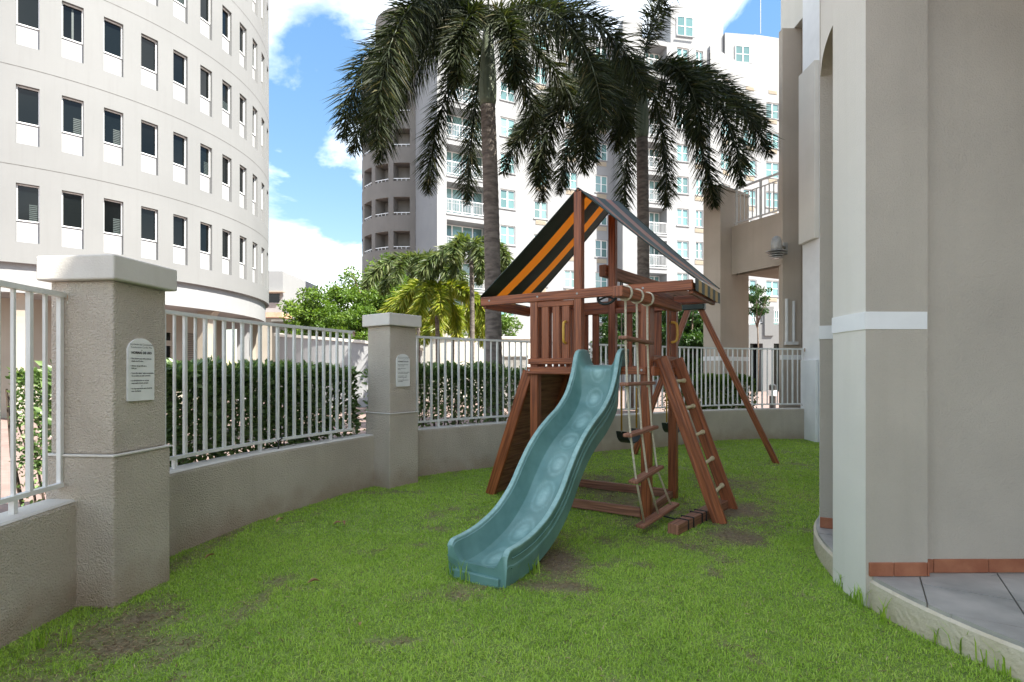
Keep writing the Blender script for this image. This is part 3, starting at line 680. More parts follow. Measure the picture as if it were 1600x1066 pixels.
# balustrade
wd('top_rail', (-WX+.046, -.025, 2.105), (RX-.044, -.025, 2.105), .04, .06)
wd('bottom_rail', (-WX-.05, -.066, 1.503), (RX+.06, -.066, 1.503), .04, .062)
wd('rim_board', (-WX-.06, -.070, 1.403), (.02, -.070, 1.403), .045, .072)
for x in (-WX-.03, -.02): bolt((x, -.094, 1.41))
wd('rim_board', (-WX-.05, DY+.068, 1.408), (.05, DY+.068, 1.408), .042, .084)
wd('rim_board', (.068, -.04, 1.400), (.068, DY+.04, 1.400), .042, .09)
wd('rim_board', (-WX-.068, -.04, 1.400), (-WX-.068, DY+.04, 1.400), .042, .09)
for i in range(9):
    x = -WX+.06+i*.136; wd('deck_plank', (x, -.045, DK-.014), (x, DY+.045, DK-.014), .128, .026)
for x in (-WX+.135, -WX+.262, -WX+.375): wd('slat', (x, -.028, 1.47), (x, -.028, 2.135), .086, .024, (0, 1, 0))
for x in (-1.07, -.93, -.52, -.36, -.18): wd('slat', (x, DY+.03, 1.45), (x, DY+.03, 2.135), .086, .024, (0, 1, 0))
wd('top_rail', (-WX+.05, DY-.003, 2.105), (-.05, DY-.003, 2.105), .036, .06)
for y in (.16, .32, .48, .64, .80): wd('slat', (-WX+.002, y, 1.45), (-WX+.002, y, 2.14), .024, .086, (0, 1, 0))
for y in (.17, .78): wd('slat', (.0, y, 1.45), (.0, y, 2.14), .024, .086, (0, 1, 0))
wd('side_rail', (.03, .06, 1.52), (.03, DY-.06, 1.52), .034, .07)
# ground frame
wd('ground_beam', (-WX+.05, -.02, .045), (-.05, -.02, .045), .045, .09, mat='woodold'); wd('ground_beam', (-WX+.05, DY-.02, .045), (-.05, DY-.02, .045), .045, .09, mat='woodold')
wd('ground_beam', (-.01, .05, .04), (-.01, DY-.05, .04), .045, .08, mat='woodold'); wd('ground_beam', (-WX+.01, .05, .04), (-WX+.01, DY-.05, .04), .045, .08, mat='woodold')
# climbing wall on the left side
tpz, bx = 1.40, -1.80
for y in (.0, DY): wd('climbing_rail', (-WX-.09, y, tpz), (bx, y, .0), .042, .12, (0, 1, 0) if False else (1, 0, .4))
for i in range(10):
    k = (i+.5)/10; x = -WX-.10+(bx+WX+.12)*k; z = tpz*(1-k)+.01
    wd('climbing_plank', (x, .024, z), (x, DY-.024, z),   .022, .150, (bx+WX+.09, 0, -tpz), mat='woodold')
# ladder on the right side
for y in (.15, .74): wd('ladder_rail', (.095, y, 1.53), (.645, y, -.01), .042, .125, (1, 0, .36))
for i in range(5):
    z = 1.30-.265*i; x = .095+(1.53-z)/1.54*.55
    r = MB().tube([(x, .172, z), (x, .718, z)], .0165, 10).build('ladder_rung', M['dowel'], PS, smooth=False)
    for y in (.19, .70): MB().tube([(x, y-.016, z), (x, y+.016, z)], .024, 10).build('rung_sleeve', M['dowel'], r)
# ground beam with rope windings
ga, gb = Vector((.36, -.42, .045)), Vector((.60, .93, .045))
gbm = wd('anchor_beam', ga, gb, .10, .09, mat='woodold')
for k in (.14, .22, .36, .43): 
    c = ga+(gb-ga)*k; dg_ = (gb-ga).normalized(); sd = dg_.cross(Vector((0, 0, 1)))
    MB().tube([c+sd*a+Vector((0, 0, b)) for a, b in ((-.056, -.04), (-.056, .048), (.056, .048), (.056, -.04))], .008, 6).build('rope_winding', M['blackmetal'], gbm)
# yellow handles, steering wheel
for pts in ([(-.835, -.05, 1.91), (-.835, -.095, 1.89), (-.835, -.10, 1.80), (-.835, -.095, 1.71), (-.835, -.05, 1.69)], [(.02, .80, 1.93), (.075, .80, 1.91), (.085, .80, 1.82), (.075, .80, 1.73), (.02, .80, 1.71)]):
    MB().tube(catmull(pts, 4), .014, 8).build('grab_handle', M['yellow'], PS, smooth=True)
mb = MB(); mb.tube([Vector((.10*math.cos(a), .10*math.sin(a)*.5, .10*math.sin(a)*.86)) for a in np.linspace(0, 2*math.pi, 25)], .014, 8)
for a in (R_(90), R_(210), R_(330)): mb.tube([(0, 0, 0), (.10*math.cos(a), .05*math.sin(a), .086*math.sin(a))], .011, 6)
mb.lathe([(.03, -.015), (.03, .015)], n=12)
sw = put('steering_wheel', mb.mesh('steering_wheel', M['rubber'], True), PS, loc=(-.43, .08, 2.16))
# canopy: two thin cloth slopes printed in stripes
TH = .006; y0, y1 = -.03, RD; stripes = [0, .24, .40, .64, .80, 1.0]
under = [0, 1, 0, 1, 0]; topm = [0, 2, 0, 2, 0]
mb = MB(); nseg = 14
def roofp(side, k, v, dz=0):
    ex = EL-.012 if side < 0 else ER+.012
    x = RX+(ex-RX)*k; z = RZ+(HT+.012-RZ)*k-.045*math.sin(math.pi*k)*(.35+.65*math.sin(math.pi*v)); z += -.03*math.sin(math.pi*v)*(1-k)+v*(.13*(1-k)+.05)
    return Vector((x, y0+(y1-y0)*v, z+dz))
vv = sorted(set(stripes+[i/12 for i in range(13)]))
for side in (-1, 1):
    for i in range(nseg):
        for a, b in zip(vv, vv[1:]):
            st = max(j for j in range(5) if stripes[j] <= (a+b)/2); k0, k1 = i/nseg, (i+1)/nseg
            q_ = [roofp(side, k0, a), roofp(side, k1, a), roofp(side, k1, b), roofp(side, k0, b)]
            if side < 0: q_ = q_[::-1]
            mb.quad(*q_, under[st])
CN = mb.build('canopy', [M['canvas_g'], M['canvas_o']], PS, smooth=True)
for side in (-1, 1):
    for v in (0, 1): MB().tube([roofp(side, i/nseg, v) for i in range(nseg+1)], .007, 6).build('hem', M['canvas_g'], CN, smooth=True)
for side, x in ((-1, EL-.014), (1, ER+.014)):
    mb = MB(); ns = 9
    for i in range(ns):
        ya, yb = y0+(y1-y0)*i/ns, y0+(y1-y0)*(i+1)/ns; m = 1 if i % 2 else 0
        mb.quad((x, ya, 2.25), (x, yb, 2.25), (x, yb, 2.135), (x, ya, 2.135), m); mb.quad((x+.004*side, ya, 2.25), (x+.004*side, yb, 2.25), (x+.004*side, yb, 2.135), (x+.004*side, ya, 2.135), m)
    mb.build('valance', [M['canvas_g'], M['canvas_y']], CN)
MB().tube([(RX, y0-.004, RZ-.012), (RX, y1, RZ-.012)], .018, 8).build('ridge_pole', M['wood'], PS)
# swing beam and far A-frame
B0 = Vector((-.80, .86, 2.58)); B1 = Vector((-.42, 3.95, 2.58)); BD = (B1-B0).normalized()
sb = wd('swing_beam', B0, B1, .088, .135, mat='woodold')
AP = Vector((-.43, 3.82, 2.50))
wd('a_frame_leg', AP+Vector((.05, .05, 0)), (.76, 4.02, -.03), .085, .085, (0, 1, 0)); wd('a_frame_leg', AP+Vector((-.05, .0, 0)), (-1.40, 3.74, -.03), .085, .085, (0, 1, 0))
wd('a_frame_tie', AP+Vector((-.36, -.06, -.93)), AP+Vector((.42, -.02, -.93)), .04, .085) if False else None
mb = MB(); mb.box(-.17, .17, -.075, .075, -.12, .085, M=Matrix.Translation(AP)); mb.build('green_bracket', M['canvas_g'], PS, bevel=.01)
# ladder beam carrying the rope ladder
LB0 = loc2(.87, 4.43, 2.06); LB1 = loc2(1.72, 5.58, 2.06)
wd('ladder_beam', LB0, LB1, .088, .088)

# ---- slide
SX = -.45
prof = [(.10, 1.60), (-.06, 1.60), (-.15, 1.55), (-.23, 1.37), (-.36, 1.185), (-.55, 1.05), (-.74, .965), (-.92, .875), (-1.09, .76), (-1.25, .615), (-1.40, .465), (-1.60, .34), (-1.82, .27), (-2.0, .245), (-2.13, .24), (-2.165, .225), (-2.18, .205)]
pc = catmull([(0, y, z+.018) for y, z in prof], 12)
half = [(.224, -.245), (.236, -.135), (.241, -.130), (.241, -.112), (.236, -.106), (.238, -.028), (.242, -.022), (.242, -.004), (.238, 0), (.206, 0), (.202, -.004), (.200, -.016), (.192, -.020), (.172, -.085), (.152, -.130), (.138, -.152), (.115, -.158)]
bedx = [.10, .088, .075, .06, .045, .03, .015, 0]
sec = [(-a, b) for a, b in half]+[(-x, -.160) for x in bedx]+[(x, -.160) for x in bedx[:-1][::-1]]+[(a, b) for a, b in half[::-1]]
WEAR = []; mb = MB(); ns = len(sec); arc = 0; rings = []
for i, p in enumerate(pc):
    d = (pc[min(i+1, len(pc)-1)]-pc[max(i-1, 0)]).normalized(); nrm = Vector((0, d.z, -d.y)) if d.y < 0 else Vector((0, -d.z, d.y))
    if nrm.z < 0: nrm = -nrm
    kq = max(min(1, max(0, (i-len(pc)*.80)/(len(pc)*.16))), max(0, min(1, 1.6-(-p.y)/.25))); nrm = (nrm*(1-kq)+Vector((0, 0, 1))*kq).normalized()
    if i: arc += (p-pc[i-1]).length
    k = min(1, max(0, (i-len(pc)*.86)/(len(pc)*.14)))
    for x, h in sec:
        wv = 0.0
        hh = h*(1-.42*k) if h > -.2 else h
        if abs(x) < .12 and .25 < arc < 2.75:
            u = ((arc-.1) % .33)/.33-.5; cx = .015*math.sin(arc*5); e = ((x-cx)/.088)**2+(u/.44)**2
            if e < 1: hh += -.011*(1-e)**.5+.002; wv = min(1, (1-e)*2.2)*(.55+.45*math.cos(e*7))
        q = Vector((SX+x, p.y, p.z))+nrm*hh
        if h < -.2: q.z = max(0.0, q.z-.12*k)
        q.z = max(q.z, .004); mb.v.append(tuple(q)); WEAR.append(max(wv, .9 if -.006 < h else 0))
for i in range(len(pc)-1):
    for k in range(ns): a = i*ns+k; b = i*ns+(k+1) % ns; mb.f.append((a, b, b+ns, a+ns)); mb.m.append(0)
mb.f.append(tuple(range((len(pc)-1)*ns, len(pc)*ns))); mb.m.append(0); mb.f.append(tuple(range(ns))[::-1]); mb.m.append(0)
SLD = mb.build('slide', M['slide'], PS, smooth=True)
at_ = SLD.data.attributes.new('wear', 'FLOAT', 'POINT'); at_.data.foreach_set('value', WEAR)
es = SLD.modifiers.new('edges', 'EDGE_SPLIT'); es.split_angle = R_(36)
MB().box(SX-.185, SX+.185, -2.205, -2.176, .004, .075).build('exit_panel', M['slide'], SLD, bevel=.006, seg=2)
# light scuffed mouldings running down the outside of the slide wall
for sgn in (-1, 1):
    pts = []
    for i in range(2, len(pc)-2, 3):
        p = pc[i]; d = (pc[i+1]-pc[i-1]).normalized(); nrm = Vector((0, -d.z, d.y)); nrm = -nrm if nrm.z < 0 else nrm
        pts.append(Vector((SX+sgn*.2425, p.y, p.z))+nrm*-.06)
    MB().tube(pts, .004, 5).build('moulding', M['slide'], SLD, smooth=True)

# ---- swings (hang from the beam: things of their own)
bdw = (Matrix.Rotation(PSA, 4, 'Z') @ BD); bang = math.atan2(bdw.y, bdw.x)
def swing(s, lab, gap=.42, seatz=.60, tilt=0.0):
    hp = Matrix.Rotation(PSA, 4, 'Z') @ (B0+BD*s)+FRP
    t = thing('swing', lab, 'swing', (hp.x, hp.y, seatz), bang+tilt, 'belt swings under the swing beam')
    for e in (0, gap):
        MB().tube([(e, 0, 2.515-seatz), (e, 0, 2.42-seatz), (e, 0, .04)], .0065, 6).build('chain', M['metal'], t)
        MB().tube([(e, 0, .06), (e, 0, .62)], .012, 8).build('chain_sleeve', M['yellow'], t, smooth=True)
        MB().tube([(e+.03*math.cos(a), 0, 2.475-seatz+.035*math.sin(a)) for a in np.linspace(0, 2*math.pi, 11)], .007, 6).build('hanger', M['blackmetal'], t)
    mb = MB(); n = 14; sg = []
    for i in range(n+1):
        k = i/n; x = -.004+(gap+.008)*k; z = .05-.15*(1-abs(2*k-1)**2.4)**.62 if abs(2*k-1) < 1 else .05; sg.append((x, z))
    for dz in (0, -.012):
        for (xa, za), (xb, zb) in zip(sg, sg[1:]): mb.quad((xa, -.075, za+dz), (xb, -.075, zb+dz), (xb, .075, zb+dz), (xa, .075, za+dz))
    for (xa, za), (xb, zb) in zip(sg, sg[1:]):
        for y in (-.075, .075): mb.quad((xa, y, za), (xb, y, zb), (xb, y, zb-.012), (xa, y, za-.012))
    mb.build('seat', M['rubber'], t, smooth=True)
swing(.49, 'dark belt swing nearest the tower, seen left of the rope ladder')
swing(1.9, 'dark belt swing farther back, seen behind the wooden ladder')

# ---- rope ladder
T0, T1, T2 = Vector((.96, 4.55, 0)), Vector((1.10, 4.74, 0)), Vector((1.24, 4.93, 0)); ld = (T2-T0).normalized()
RL = thing('rope_ladder', 'rope ladder with cream ropes and wooden rungs hanging beside the slide', 'rope ladder', (1.10, 4.74, 0))
rz = [2.10, 1.67, 1.29, .875, .50]; dxs = [0, 0, .01, .035, .08]
bl, br_ = Vector((1.12, 4.66, .06)), Vector((1.52, 5.04, .15))
for T, f in ((T0, 0), (T1, .5), (T2, 1)):
    kk = .09+.82*f; pts = [T+Vector((d, -.01*i, z)) for i, (z, d) in enumerate(zip(rz, dxs))]+[bl+(br_-bl)*kk]
    rp = MB().tube(pts, .0095, 6).build('rope', M['rope'], RL, True, smooth=True)
    sd = ld.cross(Vector((0, 0, 1)))
    MB().tube([T+Vector((0, 0, 2.06))+sd*(.056*math.cos(a))*1.05+Vector((0, 0, .056*math.sin(a)*1.05)) for a in np.linspace(.4, 2*math.pi+.4, 17)], .0105, 6).build('rope_loop', M['rope'], rp)
    for z, d in zip(rz[1:], dxs[1:]):
        MB().lathe([(.014, -.02), (.017, -.01), (.014, 0)], T+Vector((d, 0, z-.018)), 8).build('knot', M['rope'], rp)
for i, (z, d) in enumerate(zip(rz[1:], dxs[1:])):
    c = T1+Vector((d, -.01*(i+1), z)); tl = Vector((0, 0, .012*i-.012))
    MB().beam(c-ld*.30-tl, c+ld*.30+tl, .085, .030).build('rung', M['woodold'], RL, True, bevel=.008, seg=2)
MB().beam(bl-(br_-bl)*.05, br_+(br_-bl)*.05, .085, .030).build('rung', M['woodold'], RL, True, bevel=.008, seg=2)
# loose black rope from the anchor beam to the ladder foot
rp_ = [G(1053, 795), G(1040, 803, .03), G(1026, 806, .04), G(1018, 801, .03), G(1060, 812, .03), G(1078, 808, .08)]
tag(MB().tube(catmull(rp_, 5), .009, 6).build('black_rope', M['blackmetal'], smooth=True), 'black rope lying between rope ladder foot and ground beam', 'rope')

# ================================================================== round office building on the left
OC = Vector((-19.0, 22.0, 0)); OR = 8.25; OB = 4.5; OFH = 2.82; OTOP = 21.4
OF = thing('office_building', 'pale round office building with slit windows at the left', 'building', OC)
def oc(th, r, z): return (OC.x+r*math.cos(th), OC.y+r*math.sin(th), z)
STEP = R_(7.0); TH0 = R_(-52.2)
cols = [TH0+STEP*k for k in range(-3, 15)]; hw = .255/OR
holes = []
for th in cols:
    for k in range(5):
        zb = 5.10+OFH*k; holes.append((th-hw, th+hw, zb, zb+1.68, .2, None))
mb = MB(); hole_wall(mb, R_(-130), R_(120), OB, OTOP, holes, lambda u, v, d: oc(u, OR-d, v), du=R_(3.0))
for a in range(120, 230, 5): mb.quad(oc(R_(a), OR, OB), oc(R_(a+5), OR, OB), oc(R_(a+5), OR, OTOP), oc(R_(a), OR, OTOP))
mb.poly([oc(R_(a), OR, OTOP) for a in range(0, 360, 5)]); mb.build('wall', M['office'], OF, True)
for k in range(1, 6):
    mb = MB(); z = OB+.02+OFH*k-.06
    for a in np.arange(-100, 100, 2.5):
        p, q = R_(a), R_(a+2.5); mb.quad(oc(p, OR+.004, z), oc(q, OR+.004, z), oc(q, OR+.004, z+.018), oc(p, OR+.004, z+.018)); mb.quad(oc(p, OR+.004, z+.018), oc(q, OR+.004, z+.018), oc(q, OR-.004, z+.018), oc(p, OR-.004, z+.018))
    mb.build('joint_line', M['joint'], OF, True)
# window unit, local x = tangent, y = outward normal negative
ww = .51
fm = MB()
for (a, b, c, d) in ((-ww/2+.002, -ww/2+.032, .62, 1.675), (ww/2-.032, ww/2-.002, .62, 1.675), (-ww/2+.032, ww/2-.032, 1.645, 1.675), (-ww/2+.032, ww/2-.032, .62, .65)): fm.box(a, b, -.05, .05, c, d)
fme = fm.mesh('window', M['frame'])
pme = MB().box(-ww/2+.03, ww/2-.03, -.006, .006, .648, 1.648).mesh('pane', M['darkglass'])
sme = MB().box(-ww/2+.002, ww/2-.002, -.02, .05, .004, .618).mesh('spandrel_panel', M['panel'])
M['blind_glint'] = pmat('window_blind_glint', (.03, .045, .045), (.045, .06, .058), 20, .5)
blinds_glints = []  # slatted blinds, plus an upright pale bar imitating a reflection in the glass
for x0_, x1_, n_s in ((.02, .20, 9), (-.21, .21, 6), (-.02, .03, 17)):
    bb = MB()
    for i in range(n_s): bb.box(x0_, x1_, -.011, -.0065, .66+i*.055, .66+i*.055+(.032 if n_s < 17 else .0549))
    blinds_glints.append(bb.mesh('blind_glint', M['blind_glint']))
for th in cols:
    for k in range(5):
        p = oc(th, OR-.15, 5.10+OFH*k); wn = put('window', fme, OF, False, Vector(p)-OC, th+math.pi/2)
        put('pane', pme, wn); put('spandrel_panel', sme, wn); q = random.random()
        if q < .28: put('blind_glint', blinds_glints[int(q*10) % 3], wn)
# ground floor: white ring beam, soffit, columns with curved fins, recessed cream wall
mb = MB()
for a in range(-130, 121, 3):
    p, q = R_(a), R_(a+3); zl = 3.66
    mb.quad(oc(p, OR-.14, zl), oc(q, OR-.14, zl), oc(q, OR-.14, OB+.003), oc(p, OR-.14, OB+.003)); mb.quad(oc(p, OR-.14, OB+.002), oc(q, OR-.14, OB+.002), oc(q, OR, OB+.002), oc(p, OR, OB+.002)); mb.quad(oc(p, OR-.14, zl), oc(q, OR-.14, zl), oc(q, OR-1.9, zl), oc(p, OR-1.9, zl))
mb.build('ring_beam', M['white'], OF, True)
RI = OR-1.9
def ray_theta(px, r):
    dx = (px-800)/F; A = dx*dx+1; B = -2*(dx*OC.x+OC.y); Cc = OC.x**2+OC.y**2-r*r; y = (-B-math.sqrt(max(0, B*B-4*A*Cc)))/(2*A); return math.atan2(y-OC.y, dx*y-OC.x)
ts0, ts1 = sorted((ray_theta(287, RI), ray_theta(327, RI))); td0, td1 = sorted((ray_theta(252, RI), ray_theta(268, RI)))
mb = MB(); hl = [(ts0, ts1, .9, 2.9, .08, None), (td0, td1, 0.05, 2.35, .08, None), (td0, td1, 2.55, 2.85, .08, None)]
hole_wall(mb, R_(-130), R_(100), -.1, 3.66, hl, lambda u, v, d: oc(u, RI-d, v), du=R_(3)); mb.build('inner_wall', M['cream'], OF, True)
for a, b, c, d in ((td0, td1, .05, 2.35), (td0, td1, 2.55, 2.85)):
    mb = MB(); mb.quad(oc(a, RI-.07, c), oc(b, RI-.07, c), oc(b, RI-.07, d), oc(a, RI-.07, d)); mb.build('door_glass', M['darkglass'], OF, True)
MB().quad(oc(ts0, RI-.078, .9), oc(ts1, RI-.078, .9), oc(ts1, RI-.078, 2.9), oc(ts0, RI-.078, 2.9)).build('shutter_back', M['recess'], OF, True)
tm = (ts0+ts1)/2
for i in range(26):
    z = .93+i*.076; MB().beam(oc(ts0+.002, RI-.03, z), oc(ts1-.002, RI-.03, z+.0), .05, .03, (.4, .3, 1)).build('shutter_slat', M['cream'], OF, True)
for t_ in (ts0, tm, ts1): MB().beam(oc(t_, RI-.02, .9), oc(t_, RI-.02, 2.9), .07, .05, (0, 1, 0)).build('shutter_stile', M['cream'], OF, True)
for a in (-96, -75, -54, -33, -12, 9, 30):
    th = R_(a); e = Vector((math.cos(th), math.sin(th), 0)); tg = Vector((-math.sin(th), math.cos(th), 0)); mb = MB()
    pr = [(OR-.95, -.1), (OR-.55, -.1)]+[(OR-.55+.38*(1-math.cos(x)), 2.6+1.05*math.sin(x)) for x in np.linspace(0, math.pi/2, 9)]+[(OR-.95, 3.655)]
    for s in (-.16, .16): mb.poly([Vector((OC.x, OC.y, 0))+e*r+tg*s+Vector((0, 0, z)) for r, z in pr])
    for (r1, z1), (r2, z2) in zip(pr, pr[1:]+pr[:1]):
        A_ = [Vector((OC.x, OC.y, 0))+e*r+tg*s+Vector((0, 0, z)) for r, z, s in ((r1, z1, -.16), (r2, z2, -.16), (r2, z2, .16), (r1, z1, .16))]; mb.quad(*A_)
    mb.build('column', M['white'] if a % 2 else M['cream'], OF, True)

# ================================================================== far left: white service block, ramp walls
def wpt(px, Y): return ((px-800)/F*Y, Y)
SB = thing('service_building', 'small white building with dark strip window beyond the office', 'building', (*wpt(425, 44), 0))
a, b = wpt(380, 44), wpt(442, 44)
mb = MB(); hole_wall(mb, a[0], b[0], -.1, 9.6, [(wpt(414, 44)[0], wpt(437, 44)[0], 7.0, 7.75, .15, None)], lambda u, v, d: (u, 44+d, v)); mb.quad((b[0], 44, -.1), (b[0], 52, -.1), (b[0], 52, 9.6), (b[0], 44, 9.6)); mb.quad((a[0], 44, 9.6), (b[0], 44, 9.6), (b[0], 52, 9.6), (a[0], 52, 9.6)); mb.build('wall', M['white'], SB, True)
MB().box(wpt(414, 44)[0], wpt(437, 44)[0], 44.1, 44.13, 7.0, 7.75).build('pane', M['darkglass'], SB, True)
MB().box(wpt(413, 44)[0], wpt(446, 44)[0], 43.5, 43.98, 7.8, 7.9).build('canopy', M['cream'], SB, True)
MB().box(wpt(405, 44)[0], wpt(450, 44)[0]+.2, 42.2, 43.9, -.1, 5.6).build('annex', M['cream'], SB, True)
MB().box(wpt(403, 44)[0], wpt(452, 44)[0]+.3, 42.0, 43.95, 5.603, 6.0).build('annex_roof', M['roofred'], SB, True)
rx0 = wpt(418, 27); 
def curved_wall(name, label, pts, h0, h1, th, mat, z0=-.1):
    p = catmull([(x, y, 0) for x, y in pts], 8); t = thing(name, label, 'wall', (p[0].x, p[0].y, 0)); mb = MB(); n = len(p)
    for i, q in enumerate(p):
        d = (p[min(i+1, n-1)]-p[max(i-1, 0)]).normalized(); o = Vector((-d.y, d.x, 0))*th; h = h0+(h1-h0)*i/(n-1)
        for k, z in ((0, z0), (0, h), (1, h), (1, z0)): mb.v.append((q.x+o.x*k, q.y+o.y*k, z))
    for i in range(n-1):
        for k in range(3): a = i*4+k; mb.f.append((a, a+1, a+5, a+4)); mb.m.append(0)
    for i in (0, n-1): mb.f.append(tuple(i*4+k for k in range(4))); mb.m.append(0)
    mb.build('wall', mat, t, True); 
    cb = MB(); n = len(p)
    for i, q in enumerate(p):
        d = (p[min(i+1, n-1)]-p[max(i-1, 0)]).normalized(); o = Vector((-d.y, d.x, 0)); h = h0+(h1-h0)*i/(n-1)
        for k, z in ((-.06, h+.003), (-.06, h+.12), (th+.06, h+.12), (th+.06, h+.003)): cb.v.append((q.x+o.x*k, q.y+o.y*k, z))
    for i in range(n-1):
        for k in range(4): a = i*4+k; b_ = i*4+(k+1) % 4; cb.f.append((a, b_, b_+4, a+4)); cb.m.append(0)
    for i in (0, n-1): cb.f.append(tuple(i*4+k for k in range(4))); cb.m.append(0)
    cb.build('coping', M['coping'], t, True); return t
curved_wall('ramp_wall', 'white curved ramp wall seen through the fence beyond the hedge', [wpt(430, 23), wpt(470, 22), wpt(530, 21.6), wpt(600, 22), wpt(660, 24)], 2.9, 2.3, .3, M['white'])
curved_wall('ramp_wall', 'beige upper ramp wall below the broadleaf trees', [wpt(425, 32), wpt(480, 31), wpt(560, 30.5), wpt(640, 31), wpt(700, 33)], 4.35, 4.0, .4, M['cream'])
curved_wall('ramp_wall', 'taupe low wall at the foot of the small palms', [wpt(640, 27), wpt(700, 26.5), wpt(770, 26.5), wpt(850, 27)], 3.0, 3.0, .3, M['ltwall'])

# ================================================================== apartment buildings
FL0 = 4.89; FH = 2.92
def floor(k): return FL0+FH*k
WCACHE = {}
def win_mesh(w_, h_, nx_=2, cross=True):
    key = (round(w_, 2), round(h_, 2), nx_, cross)
    if key in WCACHE: return WCACHE[key]
    fb = MB(); e = .07
    fb.box(-w_/2+.002, -w_/2+e, -.04, .04, .002, h_-.002); fb.box(w_/2-e, w_/2-.002, -.04, .04, .002, h_-.002); fb.box(-w_/2+e, w_/2-e, -.04, .04, h_-e, h_-.002); fb.box(-w_/2+e, w_/2-e, -.04, .04, .002, e)
    for i in range(1, nx_): x = -w_/2+w_*i/nx_; fb.box(x-.05, x+.05, -.045, .042, e, h_-e)
    if cross:
        for i in range(nx_): xa = -w_/2+w_*i/nx_+.06; xb = -w_/2+w_*(i+1)/nx_-.06; fb.box(xa, xb, -.03, .03, h_*.5-.022, h_*.5+.022)
    f_ = fb.mesh('window', M['frame']); pw_ = w_/nx_
    p_ = MB().box(-pw_/2+.03, pw_/2-.03, -.006, .006, e-.01, h_-e+.01).mesh('pane', M['glass'])
    WCACHE[key] = (f_, p_, pw_); return WCACHE[key]
def add_window(parent, P, ang, w_, h_, nx_=2, cross=True, sill=True):
    """P = world point at bottom centre on the glazing plane, ang = rotation of local x"""
    f_, p_, pw_ = win_mesh(w_, h_, nx_, cross)
    wn = put('window', f_, parent, False, Vector(P)-parent.location, ang)
    for i in range(nx_): put('pane', p_, wn, False, (-w_/2+pw_*(i+.5), 0, 0))
    if sill: put('sill', SILL(w_), wn)
SC = {}
def SILL(w_):
    if w_ not in SC: SC[w_] = MB().box(-w_/2-.06, w_/2+.06, -.2, -.125, -.09, -.002).mesh('sill', M['white'])
    return SC[w_]
GRL = MB()
GRL.box(-.48, .48, -.16, -.12, 0, .36)
for i in range(5): GRL.box(-.44, .44, -.175, -.161, .035+i*.065, .065+i*.065)
GRLm = GRL.mesh('air_conditioner_grille', M['grille'])
def wing(parent, a, b, z0, z1, wins=(), balcs=(), wallmat='white', floors=range(-1, 9), wh=1.55, top=True, depth=8, vents=(), close=True):
    """planar facade from a to b (xy). wins: list of (u_centre, width); balcs: (u0,u1)"""
    a = Vector(a); b = Vector(b); d = (b-a); Ln = d.length; d.normalize(); n_ = Vector((-d.y, d.x))  # n_ points away from viewer when d goes right
    ang = math.atan2(d.y, d.x); holes = []
    for u, w_ in wins:
        for k in floors:
            zb = floor(k)+.95
            if zb+wh < z1-.2: holes.append((u-w_/2, u+w_/2, zb, zb+wh, .16, None))
    for u0, u1 in balcs:
        for k in floors:
            zf = floor(k)
            if zf+2.4 < z1: holes.append((u0, u1, zf, zf+2.35, 1.35, None))
    mapf = lambda u, v, q: (a.x+d.x*u+n_.x*q, a.y+d.y*u+n_.y*q, v)
    mb = MB(); hole_wall(mb, 0, Ln, z0, z1, holes, mapf)
    if close:
        p, q = a+n_*depth, b+n_*depth
        mb.quad((*a, z0), (*p, z0), (*p, z1), (*a, z1)); mb.quad((*b, z0), (*q, z0), (*q, z1), (*b, z1)); mb.quad((*p, z0), (*q, z0), (*q, z1), (*p, z1)); mb.quad((*a, z1), (*b, z1), (*q, z1), (*p, z1))
    mb.build('wall', M[wallmat], parent, True)
    for u, w_ in wins:
        for k in floors:
            zb = floor(k)+.95
            if zb+wh < z1-.2: add_window(parent, mapf(u, zb, .13), ang, w_, wh)
    for u, k0 in vents:
        for k in floors:
            if floor(k) > z0 and floor(k)+.9 < z1: put('air_conditioner_grille', GRLm, parent, False, Vector(mapf(u, floor(k)+.42, .13))-parent.location, ang)
    for u0, u1 in balcs:
        w_ = u1-u0
        for k in floors:
            zf = floor(k)
            if zf+2.4 >= z1: continue
            add_window(parent, mapf((u0+u1)/2, zf+.01, 1.30), ang, w_-.02, 2.32, 4, True, False)
            # railing as a part with its posts
            rb = MB(); y_ = .06
            P_ = lambda u, v: Vector(mapf(u, v, y_))
            rb.beam(P_(u0+.01, zf+1.05), P_(u1-.01, zf+1.05), .05, .05); rb.beam(P_(u0+.01, zf+.12), P_(u1-.01, zf+.12), .04, .04)
            m_ = int(w_/.13)
            for i in range(m_+1):
                u = u0+.03+(w_-.06)*i/m_; rb.beam(P_(u, zf+.14), P_(u, zf+1.025), .045 if i % 8 == 0 else .02, .045 if i % 8 == 0 else .02)
            rb.build('balcony_railing', M['frame'], parent, True)
            MB().beam(Vector(mapf(u0-.02, zf-.13, -.03)), Vector(mapf(u1+.02, zf-.13, -.03)), .055, .10).build('balcony_edge', M['white'], parent, True)
    return mapf, d, n_
AX = thing('apartment_tower', 'white apartment tower with stacked balconies behind the left palm', 'building', (-5.71, 41, 0))
ca0 = (-5.71, 41.0); da = Vector((.894, .447)); 
def along(px, o=ca0, d=da): r = (px-800)/F; return (r*o[1]-o[0])/(d.x-r*d.y)
ub0, ub1 = along(698), along(764); cb_ = (ca0[0]+da.x*along(829), ca0[1]+da.y*along(829))
wing(AX, ca0, cb_, -.1, 34, wins=[(along(793.5), 1.35)], balcs=[(ub0, ub1)], floors=range(0, 10), depth=12)
dl = Vector((-2.74, 6.0)).normalized(); la = (ca0[0]+dl.x*7, ca0[1]+dl.y*7)
dr = -dl
def along2(px): return along(px, la, dr)
wing(AX, la, ca0, -.1, 33.99, wins=[(along2(656.5), 1.25), (along2(671), 1.25)], floors=range(0, 10), close=False)
